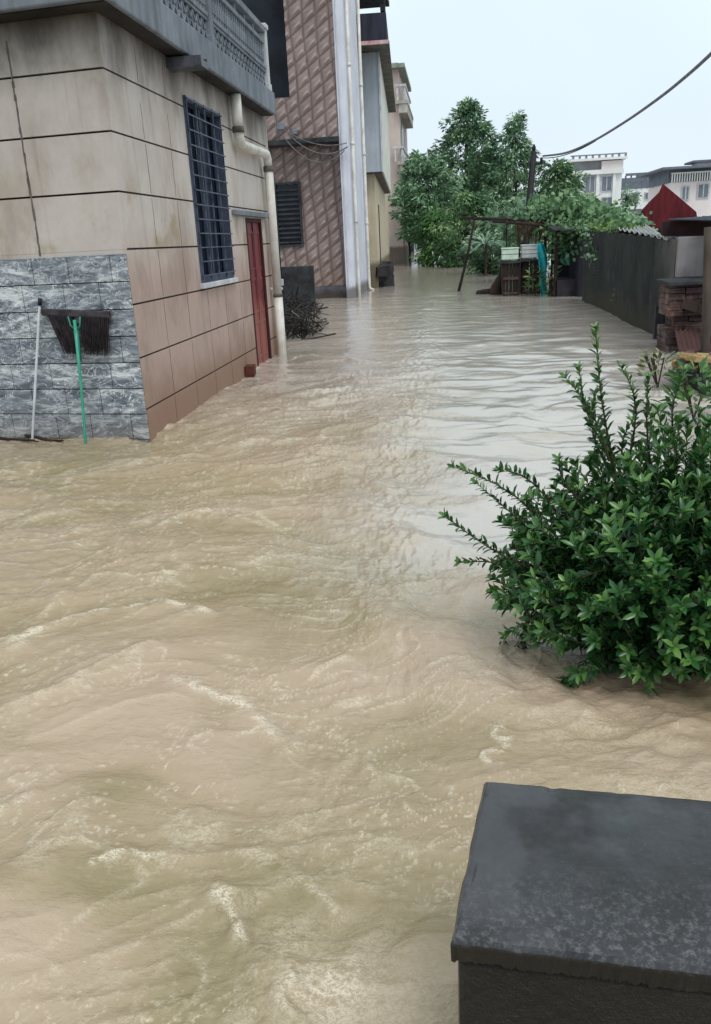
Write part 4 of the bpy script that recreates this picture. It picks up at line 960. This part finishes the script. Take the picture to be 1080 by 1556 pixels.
# ------------------------------------------------------------------ long mossy wall, tin lid, brick pier
def mossy():
    t = MT('mossy_black_wall', .9, .2)
    c = t.mix(t.ramp(t.noise(1.3, 7, .7), [(.35, 0.), (.65, 1.)]), lin(32, 35, 36), lin(50, 54, 52))
    c = t.mix(t.range(t.noise(2.5, 4, .6, (1, 1, .15)), .5, .68, 0., .5), c, lin(24, 26, 28))
    c = t.mix(t.range(t.noise(2.2, 6, .7), .55, .7, 0., .45), c, lin(78, 82, 80))
    y = t.axis(1); c = t.mix(t.range(t.math('ADD', y, t.math('MULTIPLY', t.noise(1.5, 4), 2.)), 15.4, 13.4, 0., .8), c, lin(112, 106, 106))
    z = t.axis(2); c = t.mix(t.range(t.math('ADD', z, t.math('MULTIPLY', t.noise(2., 5, .7), -.9)), -.4, .15, .55, 0.), c, lin(72, 66, 54))
    t.color(c); t.bump(t.noise(12., 7, .7), .7, .03); return t.m
wX = 3.2
wall = thing('long_wall', 'long dark mossy wall with streaked concrete, right of the street', 'wall', (wX, 16, 0))
def wallpt(s, z):
    Yw = 12.9+s*(21.6-12.9); top = 1.47+.17*s; return (wX+.03*math.sin(Yw*1.1)+.02*math.sin(z*5), Yw, -.5+z*(top+.5))
wf_ = MB().grid(lambda a_, b_: wallpt(a_, b_), 60, 14)
wf_.grid(lambda a_, b_: (wallpt(a_, 1)[0]+b_*.4, wallpt(a_, 1)[1], wallpt(a_, 1)[2]+.015*math.sin(a_*70)), 60, 2)
wf_.grid(lambda a_, b_: (wX+.4*a_, 12.9, -.5+b_*1.97), 2, 6); wf_.grid(lambda a_, b_: (wX+.4*a_, 21.6, -.5+b_*2.13), 2, 6); wf_.grid(lambda a_, b_: (wX+.4, 12.9+8.7*a_, -.5+b_*1.97), 4, 2)
obj('wall_face', wf_, mossy(), wall)
bt = MB()
for y, h_ in ((13.45, .5),): bt.box(wX-.10, wX+.02, y-.05, y+.05, -.5, h_, j=.01)
obj('buttress', bt, M_CONC_D, wall, bevel=.01)
# corrugated sheet on top
def tin(name, label, p00, p10, p11, p01, mat, n=14):
    p00, p10, p11, p01 = (np.array(p, float) for p in (p00, p10, p11, p01))
    f = lambda u_, v_: tuple((p00*(1-u_)+p10*u_)*(1-v_)+(p01*(1-u_)+p11*u_)*v_+np.array([0, 0, .022*math.sin(u_*n*2*PI)]))
    o = obj(name, MB().grid(f, n*8, 4), mat, None, smooth=True, origin=p00); s_ = o.modifiers.new('t', 'SOLIDIFY'); s_.thickness = .008
    return tag(o, label, 'roof sheet')
tin('corrugated_sheet', 'pale corrugated roof sheet lying on the long dark wall', VX(938, 348, 3.25), VX(1015, 363, 3.15), VX(985, 343, 4.0), VX(942, 344, 3.8), simple('pale_asbestos', lin(176, 178, 178), lin(128, 130, 130), 5.), 9)
pier = thing('brick_pier', 'crumbling red brick pier beside the tall wooden post', 'pier', (3.2, 12, 0))
def brick_m():
    t = MT('old_red_brick', .9, .2)
    n = t.n.new('ShaderNodeTexBrick'); mp = t.n.new('ShaderNodeCombineXYZ'); t.l.new(t.math('ADD', t.axis(0), t.axis(1)), mp.inputs[0]); t.l.new(t.axis(2), mp.inputs[1])
    t.l.new(mp.outputs[0], n.inputs['Vector']); n.inputs['Scale'].default_value = 1.; n.inputs['Brick Width'].default_value = .23; n.inputs['Row Height'].default_value = .075; n.inputs['Mortar Size'].default_value = .006
    n.inputs['Color1'].default_value = lin(100, 76, 72); n.inputs['Color2'].default_value = lin(70, 50, 50); n.inputs['Mortar'].default_value = lin(54, 48, 48)
    c = t.mix(t.range(t.noise(2.5, 6, .7), .45, .62, 0., .85), n.outputs[0], lin(116, 104, 102))
    c = t.mix(t.range(t.noise(3., 6, .7), .46, .6, 0., .8), c, lin(46, 36, 38)); c = t.mix(t.range(t.noise(1.7, 3), .56, .66, 0., .6), c, lin(156, 118, 96))
    t.color(c); t.bump(n.outputs['Fac'], -.5, .01); t.bump(t.noise(20., 6), .5, .02); return t.m
M_BRK = brick_m()
pr = MB(); 
x0 = 2.92; zs = -.5
for k in range(19):
    z0 = -.5+k*.075
    if z0 > .86: break
    dx = (0.0 if z0 > .42 else (.10 if z0 > .28 else .0))+random.uniform(-.012, .012)
    nb = 5
    xs_ = np.linspace(x0+dx, 3.95, nb+1)
    for i in range(nb): pr.box(xs_[i]+.004, xs_[i+1]-.004, 11.9+random.uniform(-.03, .02)+(.05 if .28 < z0 < .42 else 0), 12.5, z0+.004, z0+.071, j=.006)
obj('brickwork', pr, M_BRK, pier)
obj('coping', MB().box(x0-.05, 3.95, 11.83, 12.56, .885, .95, j=.012), M_CONC_D, pier, bevel=.015)
sh = thing('lean_to_shed', 'open lean-to with a grey concrete panel under bluish roofing', 'shed', (3.5, 12.8, 0))
obj('panel', MB().box(3.16, 4.6, 12.6, 12.68, .952, 1.5, j=.004), simple('grey_panel', lin(148, 142, 144), lin(122, 118, 120), 2.5, streak=.4), sh, bevel=.01)
obj('upright', MB().tube([(3.72, 12.3, .95), (3.73, 12.3, 1.74)], .045, 8), simple('grey_post', lin(120, 118, 124), lin(90, 88, 94), 6.), sh, smooth=True)
obj('rear_wall', MB().box(3.3, 5.2, 14.2, 14.3, -.5, 1.72), simple('maroon_shadow', lin(70, 44, 48), lin(40, 30, 34), 2.), sh)
A = VY(985, 352, 13.2); B = VY(1005, 343, 13.2)
o = obj('roof', MB().grid(lambda u_, v_: (3.42+1.9*u_, 11.8+2.6*v_, 1.69+.05*u_+.06*v_+.014*math.sin(u_*95)), 130, 4), simple('blue_grey_tin', lin(62, 70, 84), lin(34, 38, 46), 4.), sh, smooth=True); s_ = o.modifiers.new('t', 'SOLIDIFY'); s_.thickness = .01
t0 = VY(1074, 385, 9.6); t1 = VY(1068, 548, 9.6)
tag(obj('wooden_post', MB().tube([(t1[0], 9.6, -.5), (t1[0]+.01, 9.6, .5), (t0[0]+.01, 9.6, t0[2]), (t0[0], 9.6, 1.62)], [.05, .048, .045, .05], 9), simple('grey_brown_post', lin(92, 80, 74), lin(56, 48, 44), 7., sc3=(1, 1, .2)), None, smooth=True, origin=(t1[0], 9.6, 0)), 'tall grey brown wooden post at the right edge of the picture', 'post')
# rubble ledge with yellow scraps
lg = MB(); A = P(1048, 590); tag(obj('stone_ledge', lg.box(A[0]+.02, A[0]+1.4, 8.7, 9.9, -.5, .2, j=.02), M_CONC_D, None, bevel=.03, origin=(A[0], 9, 0)), 'dark stone ledge at the foot of the tall wooden post', 'ledge')
for i in range(16):
    px, py = random.uniform(1036, 1078), random.uniform(532, 556); q = VY(px, py, 9.1+random.uniform(-.25, .3)); q[2] = .2+.03+.05*(i % 3)
    s_ = random.uniform(.04, .09); mb = MB().box(-s_*1.3, s_*1.3, -s_, s_, -s_*.35, s_*.35, Matrix.Translation(q) @ Matrix.Rotation(random.uniform(0, 3), 4, 'Z') @ Matrix.Rotation(random.uniform(-.4, .4), 4, 'X'), j=.012)
    tag(obj('rubble_chunk', mb, simple('yellow_scrap', lin(176, 150, 104), lin(140, 116, 84), 20.) if i % 2 else M_BRK, None, bevel=.008, origin=q), 'broken chunk of yellow or red rubble heaped on the stone ledge', 'rubble', 'rubble heaped on the stone ledge')
pk_ = VY(1032, 470, 11.6)
tag(obj('broken_board', MB().box(-.34, .34, -.02, .02, -.06, .06, Matrix.Translation((3.35, 11.7, .55)) @ Matrix.Rotation(.35, 4, 'Y')).box(.1, .16, -.04, -.021, -.2, .12, Matrix.Translation((3.35, 11.7, .5)) @ Matrix.Rotation(.2, 4, 'Y')), M_DARKWOOD, None, bevel=.006, origin=(3.35, 11.7, .5)),
    'broken dark board leaning across the front of the brick pier', 'board')
tag(obj('tin_offcut', MB().grid(lambda a_, b_: (3.0+.5*a_, 11.55+.3*b_, .05+.25*b_+.012*math.sin(a_*50)), 60, 3), simple('rusty_tin', lin(84, 56, 52), lin(56, 40, 40), 5., .7), None, smooth=True, origin=(3.2, 11.6, .1)),
    'rusty corrugated scrap propped in the water at the foot of the brick pier', 'tin sheet')
tag(obj('blue_bag', MB().grid(lambda a_, b_: (3.95+.16*math.sin(a_*PI)*math.cos(b_*6.28)*(1+.2*math.sin(a_*9)), 11.9+.12*math.sin(a_*PI)*math.sin(b_*6.28), 1.55-.42*a_), 10, 16), simple('blue_plastic', lin(52, 60, 96), lin(92, 96, 128), 12., .5), None, smooth=True, origin=(3.95, 11.9, 1.55)),
    'bunched dark blue plastic bag hanging beside the grey panel', 'bag')
# small weed at the wall foot
def weed(label, px, py, Y, r, h_, n, mat, seed, name='weed', lf=.12, grp='weeds at the wall'):
    rg = np.random.default_rng(seed); c = VY(px, py, Y); root = thing(name, label, 'plant', (c[0], c[1], max(c[2], 0)), grp)
    th = rg.uniform(0, 2*PI, n); q = r*np.sqrt(rg.uniform(0, 1, n)); z = rg.uniform(0, 1, n)
    pos = np.stack([c[0]+np.cos(th)*q*(1-.5*z), c[1]+np.sin(th)*q*(1-.5*z), max(c[2], 0)+z*h_], -1)
    dr = np.stack([np.cos(th), np.sin(th), rg.uniform(-.2, 1.2, n)], -1)
    leaf_mesh('leaves', pos, dr, rg.normal(size=(n, 3))*.4+[0, 0, 1], lf*rg.uniform(.6, 1.2, n), lf*.4*np.ones(n), mat, root, simple_leaf=True)
    sm_ = MB(); 
    for k in range(6):
        a_ = rg.uniform(0, 2*PI); sm_.tube([(c[0], c[1], max(c[2], 0)-.1), (c[0]+.5*r*math.cos(a_), c[1]+.5*r*math.sin(a_), max(c[2], 0)+h_*.8)], .008, 4, False)
    obj('stems', sm_, M_BARK, root)
weed('small straggly weed growing at the foot of the long wall', 943, 466, 17.5, .16, .28, 70, L_MD, 31)
weed('bright green leafy plant behind the bush below the stone ledge', 1055, 620, 7.6, .3, .35, 160, L_BR, 32, 'leafy_plant', .14)
weed('pale weed with dry leaves near the brick pier foot', 1000, 575, 9.2, .3, .3, 130, leaf_mat('dry_leaf', lin(70, 84, 60), lin(120, 128, 92), lin(170, 164, 120)), 33, 'weed', .10)
weed('yellow green grass tuft leaning over the hutches', 813, 446, 24.05, .28, .7, 60, L_LT, 34, 'grass_tuft', .22)
weed('dark grass tuft beside the turquoise cloth', 838, 450, 23.6, .22, .75, 70, L_MD, 35, 'grass_tuft', .2)
# vines: creepers draping over hut, trellis and wall
def vine(label, pts, n, mat, seed, lf, spread, drop, base_px, name='vine'):
    rg = np.random.default_rng(seed); pts = [np.array(p) for p in pts]; root = thing(name, label, 'vine', pts[0]*np.array([1, 1, 0]), 'vines over the hut and wall')
    pos = []; st_ = MB().tube([(pts[0][0], pts[0][1], -.3)]+pts, .03, 5)
    for k in range(n):
        i = rg.integers(0, len(pts)-1); p = pts[i]+(pts[i+1]-pts[i])*rg.random(); q = rg.normal(size=3)*spread*np.array([1, 1, .55]); q[2] -= drop*rg.random()**2*rg.integers(0, 2); pos.append(p+q)
    pos = np.array(pos); dr = rg.normal(size=(n, 3))+[0, -.3, -.3]
    leaf_mesh('leaves', pos, dr, rg.normal(size=(n, 3))*.5+[0, -.5, .8], lf*rg.uniform(.6, 1.3, n), lf*.75*np.ones(n), mat, root, simple_leaf=True, tone=np.clip(.45+rg.normal(size=n)*.22+(pos[:, 2]-pos[:, 2].mean())*.3, 0, 1))
    obj('stems', st_, M_BARK, root, smooth=True)
v = VY
vine('big leafy creeper heaped over the trellis right of the utility pole', [v(815, 318, 26), v(850, 312, 25), v(880, 320, 24.5), v(905, 332, 24), v(935, 342, 23)], 1700, L_MD, 41, .17, .30, .7, None)
vine('creeper hanging in front of the dark hut roof', [v(840, 335, 24), v(850, 360, 23.6), v(865, 350, 23), v(885, 340, 23), v(905, 345, 22.6)], 420, L_MD, 42, .14, .16, .7, None)
vine('light green creeper trailing along the top of the long wall', [v(895, 350, 21.6), v(920, 345, 20), v(940, 346, 18.8), v(955, 349, 18)], 600, L_LT, 43, .11, .13, .25, None)
vine('pale creeper crowning the bushes before the white far building', [v(880, 318, 30), v(915, 318, 30), v(938, 328, 29), v(940, 345, 28)], 700, L_MD, 44, .2, .28, .6, None)
vine('dark creeper around the foot of the utility pole', [v(770, 325, 32), v(800, 322, 31), v(830, 318, 30)], 800, L_DK, 45, .22, .4, .6, None)

vine('sparse creeper spilling down the far corner of the long wall', [v(893, 352, 21.2), v(905, 360, 20.4), v(912, 392, 19.6)], 160, L_DK, 46, .12, .12, .5, None)
vine('dark creeper over the roof of the red roofed shed', [v(948, 335, 27), v(965, 338, 27), v(978, 342, 26)], 260, L_DK, 47, .16, .2, .4, None)
# dead brush between the first two houses
def brush():
    root = thing('brushwood_pile', 'black tangle of dead branches heaped behind the drain pipe', 'brushwood', P(455, 500))
    mb = MB()
    for k in range(330):
        Y = RNG.uniform(15.2, 19.5); c = VY(RNG.uniform(425, 478), 470, Y); c[2] = RNG.uniform(-.05, .55)*(1 if c[0] < -3.4 else .7)
        d_ = unit(1)[0]*RNG.uniform(.15, .45); d_[2] *= .7
        mb.tube([c-d_, c+RNG.normal(size=3)*.05, c+d_], [.016, .012, .004], 4, False)
    obj('branches', mb, simple('wet_dead_branch', lin(60, 56, 54), lin(26, 26, 28), 9.), root)
    mb = MB()
    for k in range(60):
        Y = RNG.uniform(15.5, 17.5); c = VY(RNG.uniform(455, 490), 490, Y); c[2] = RNG.uniform(0, .35)
        d_ = unit(1)[0]*RNG.uniform(.08, .22); mb.tube([c-d_, c+d_], [.009, .004], 4, False)
    obj('pale_twigs', mb, simple('pale_twig', lin(150, 146, 132), lin(110, 104, 96), 9.), root)
    hp_ = MB().grid(lambda a_, b_: (-5.6+2.1*a_, 15.5+4.5*b_, -.3+(.95*math.sin(a_*PI*.62+.9))*math.sin(b_*PI)+.08*float(gn(np.array(a_*7), np.array(b_*9), 3))), 20, 24)
    obj('leaf_mass', hp_, simple('black_litter', lin(26, 26, 28), lin(14, 14, 16), 12., bump=1., bd=.05), root)
brush()
tag(obj('yard_wall', MB().box(-9, -3.35, 20.5, 20.65, -.5, 1.15, j=.01), M_CONC_D, None, bevel=.02, origin=(-6, 20.5, 0)), 'low black wall in the gap behind the beige house', 'wall')
tag(obj('black_sheet', MB().grid(lambda a_, b_: (-4.4+.72*a_, 18.2+.08*math.sin(a_*8), -.3+b_*(1.9+.2*math.sin(a_*3))+.02*math.sin(a_*31)), 20, 10), simple('sheet_black', lin(24, 26, 34), lin(38, 40, 50), 3., .5), None, smooth=True, origin=(-4, 18.2, 0)), 'plain black sheet standing behind the drain pipe', 'tarpaulin')  # upright black sheet filling the gap between the houses
# scrap at the foot of the third house
sp = thing('scrap_heap', 'dark scrap heap with a tyre at the foot of the cream wall', 'scrap', M3 @ Vector((.25, 4, 0)))
s0 = MB()
for k in range(16):
    c = M3 @ Vector((random.uniform(-.05, .35), random.uniform(1.2, 8.5), random.uniform(0, .6))); s0.box(-.3, .3, -.25, .25, -.2, .2, Matrix.Translation(c) @ Matrix.Rotation(random.uniform(0, 3), 4, 'Z') @ Matrix.Rotation(random.uniform(-.5, .5), 4, 'X'), j=.05)
obj('boards', s0, simple('scrap_dark', lin(60, 56, 60), lin(34, 32, 36), 4.), sp)
c = M3 @ Vector((.52, 5.0, .32)); pts = [(c.x+.1*math.sin(t_*0), c.y+.33*math.cos(t_), c.z+.33*math.sin(t_)) for t_ in np.linspace(0, 2*PI, 25)]
obj('tyre', MB().tube(pts, .085, 8, False), M_BLK, sp, smooth=True)

# ------------------------------------------------------------------ pole and cable
top, bot = VY(811, 230, 30.), VY(797, 392, 30.)
up_ = thing('utility_pole', 'black leaning utility pole standing among the trees', 'pole', (bot[0], 30, 0))
d_ = (top-bot)/(top[2]-bot[2])
obj('shaft', MB().tube([bot-d_*(bot[2]+.5), bot, top], [.15, .13, .10], 10), M_BLK, up_, smooth=True)
obj('crossarm', MB().box(top[0]-.22, top[0]+.3, 29.93, 30.03, top[2]-.42, top[2]-.34), M_BLK, up_)
obj('insulator', MB().tube([top+np.array([0, 0, -.02]), top+np.array([0, 0, .12]), top+np.array([0, 0, .2])], [.05, .07, .03], 8), M_BLK, up_, smooth=True)
obj('insulator', MB().tube([top+np.array([.25, 0, -.34]), top+np.array([.25, 0, -.2])], .045, 8), M_BLK, up_, smooth=True)
K = [VY(825, 237, 30), VY(860, 232, 27), VY(900, 215, 24), VY(950, 185, 21), VY(1000, 150, 18.5), VY(1040, 118, 16.8), VY(1080, 82, 15.2), VY(1180, -15, 12.5), VY(1300, -150, 10)]
kk = []
for i in range(len(K)-1):
    p0, p1, p2, p3 = K[max(i-1, 0)], K[i], K[i+1], K[min(i+2, len(K)-1)]
    for t in np.linspace(0, 1, 8, endpoint=False): kk.append(.5*((2*p1)+(-p0+p2)*t+(2*p0-5*p1+4*p2-p3)*t*t+(-p0+3*p1-3*p2+p3)*t**3))
tag(obj('overhead_cable', MB().tube(kk+[K[-1]], .030, 7), simple('cable_dark', lin(130, 130, 138), lin(96, 96, 104), 9.), None, smooth=True, origin=K[0]), 'twisted grey overhead cable running from the black pole to upper right', 'cable')
a, b = VY(823, 240, 29.9), VY(1000, 152, 18.4)
tag(obj('overhead_cable', MB().tube(sag(a, VY(905, 214, 23.8), .12), .014, 5), M_BLK, None, smooth=True, origin=a), 'short thin cable slung below the thick one near the pole', 'cable')

# ------------------------------------------------------------------ far houses
def far_house(name, label, Y, px0, px1, pytop, dep, wallm, rows, roof, ybot=-.5, rot=0):
    A, B = VY(px0, pytop, Y), VY(px1, pytop, Y); zt = (A[2]+B[2])/2
    r_ = thing(name, label, 'house', ((A[0]+B[0])/2, Y+dep/2, 0), 'houses beyond the trees')
    obj('wall', MB().box(A[0], B[0], Y, Y+dep, ybot, zt), wallm, r_)
    for (x0, x1, y0, y1) in rows:
        p, q = VY(x0, y1, Y), VY(x1, y0, Y)
        f = MB().box(p[0]-.12, q[0]+.12, Y-.12, Y-.01, p[2]-.12, q[2]+.12); w_ = obj('window', f, M_WHITE, r_)
        obj('pane', MB().box(p[0], q[0], Y-.15, Y-.123, p[2], q[2]), FG, w_)
        mu = MB(); mxx = (p[0]+q[0])/2; mu.box(mxx-.05, mxx+.05, Y-.18, Y-.152, p[2], q[2]); obj('mullion', mu, M_WHITE, w_)
    return r_, A, B, zt
FG = simple('far_glass', lin(120, 128, 140), lin(96, 104, 116), .6, .2)  # far glass, trim and roof tones paled bluish to paint in haze
FW = simple('far_white', lin(232, 234, 234), lin(216, 218, 218), .5, streak=.15); FP = simple('far_pinkish', lin(230, 220, 220), lin(214, 204, 206), .4)
FGR = simple('far_grey_trim', lin(150, 152, 156), lin(126, 128, 134), 1.)
FD = simple('far_dark_roof', lin(112, 118, 130), lin(92, 98, 110), 1.)
r_, A, B, zt = far_house('white_house', 'white two storey house with a parapet beyond the trees', 110., 862, 945, 262, 12, FW, ((868, 879, 272, 292), (889, 903, 268, 292), (914, 929, 268, 290), (868, 879, 302, 318), (889, 903, 300, 318), (914, 929, 300, 318)), None)
p, q = VY(866, 262, 109.6), VY(946, 240, 109.6)
obj('storey_band', MB().box(p[0]-.2, q[0]+.2, 109.5, 110.02, zt-.25, zt+.25), FW, r_)
obj('upper_storey', MB().box(p[0]+.3, q[0]-.2, 110.2, 120, zt+.252, zt+1.3), FGR, r_)
obj('upper_bay', MB().box(VY(914, 250, 109.8)[0], q[0]+.1, 109.6, 118, zt+.252, zt+1.2), FP, r_)
obj('roof_slab', MB().box(p[0], q[0]+.5, 109.2, 121, zt+1.302, zt+1.55), FW, r_)
vs_ = MB(); 
for k in range(9): x = p[0]+.3+k*(q[0]-p[0])/8; vs_.box(x-.12, x+.12, 109.3, 109.5, zt+1.552, zt+1.85)
vs_.box(p[0], q[0]+.4, 109.25, 109.55, zt+1.852, zt+1.98); obj('parapet', vs_, FGR, r_)
for px in (862, 884, 908, 933): a_ = VY(px, 270, 109.9); obj('pilaster', MB().box(a_[0]-.16, a_[0]+.16, 109.7, 109.99, -.5, zt-.26), FW, r_)
r_, A, B, zt = far_house('pink_white_house', 'pale pink house with a dark overhanging roof at the right edge', 90., 1020, 1100, 275, 10, FP, ((1036, 1046, 284, 303), (1060, 1076, 280, 300)), None)
p, q = VY(1005, 262, 89.), VY(1115, 258, 89.)
rfm = MB().box(p[0], q[0], 88.6, 101, zt+1.15, zt+1.35); obj('roof', rfm, FD, r_)
obj('loggia', MB().box(A[0]-.2, B[0]+.2, 90.4, 99, zt+.003, zt+1.148), FD, r_)
bl = MB(); 
for k in range(22): x = A[0]+k*(B[0]-A[0])/21; bl.box(x-.05, x+.05, 89.7, 89.8, zt+.01, zt+.75)
bl.box(A[0]-.1, B[0]+.1, 89.66, 89.84, zt+.752, zt+.86); obj('railing', bl, FW, r_)
pa = VY(1060, 240, 92); obj('chimney', MB().box(pa[0], pa[0]+2.5, 92, 94, zt+1.352, zt+1.8), FP, r_)
obj('upper_roof', MB().box(pa[0]-.5, pa[0]+4, 91.5, 95, zt+1.803, zt+2.0), FD, r_)
r_, A, B, zt = far_house('low_white_house', 'low white house with a lattice roof terrace between the two larger ones', 120., 950, 1018, 286, 9, FW, ((960, 970, 294, 303), (980, 991, 293, 302), (999, 1008, 292, 301)), None)
tg = MB(); p, q = VY(950, 286, 119.9), VY(1010, 264, 119.9)
for k in range(8): x = p[0]+k*(q[0]-p[0])/7; tg.box(x-.09, x+.09, 119.9, 120.1, zt, q[2])
tg.box(p[0], q[0], 119.8, 120.2, q[2], q[2]+.3); tg.box(p[0], q[0], 119.95, 120.05, zt+.8, zt+.95); tg.box(p[0], q[0], 123, 123.3, zt, q[2]-.1); obj('roof_terrace', tg, FD, r_)
# grey-white slab house, nearer
r_, A, B, zt = far_house('grey_house', 'small grey white house wall low between red roof and trees', 80., 952, 975, 318, 8, FGR, (), None)
obj('roof', MB().box(A[0]-.3, B[0]+.3, 79.6, 88.5, zt+.003, zt+.25), FW, r_)
tree('broadleaf_tree', 'misty tree standing between the white and pink far houses', GT, gb(951, 112), z_(950, 290, 112), [(.3, .9), (.6, 1.3), (1.0, .6)], .4, L_DK, .15, 26, 55, .3, 51, .8)
# red roof
rr = thing('red_roofed_shed', 'shed with a steep dark red gable roof behind the lean-to', 'shed', (VY(1010, 340, 30)[0], 31, 0))
M_RR = simple('dark_red_tin', lin(104, 34, 40), lin(64, 24, 30), 1.6, .7, .15, sc3=(4, 4, .5))
Yr = 30.; g1, g2, g3, g4 = VY(972, 348, Yr), VY(1007, 279, Yr), VY(1058, 322, Yr), VY(975, 316, Yr)
mb = MB()
pf = [g1, VY(974, 320, Yr), VY(988, 305, Yr), VY(1001, 292, Yr), g2, VY(1030, 298, Yr), g3, VY(1062, 350, Yr)]
n = len(pf); vs = [tuple(p_) for p_ in pf]+[tuple(p_+np.array([.8, 3.2, 0])) for p_ in pf]
mb.add(vs, [tuple(range(n))[::-1], tuple(range(n, 2*n))]+[(i, (i+1) % n, n+(i+1) % n, n+i) for i in range(n)])
obj('roof', mb, M_RR, rr)
obj('wall', MB().box(g1[0]+.2, g3[0]+.3, 30.3, 33, -.5, g1[2]-.003), M_CONC_D, rr)
obj('eave_board', MB().box(g1[0]+1.1, g3[0]+.6, 29.6, 29.95, g1[2]+.1, g1[2]+.22), simple('eave_board_grey', lin(96, 88, 92), lin(70, 60, 66), 4.), rr)
sc.cycles.max_bounces = 6; sc.cycles.use_denoising = True
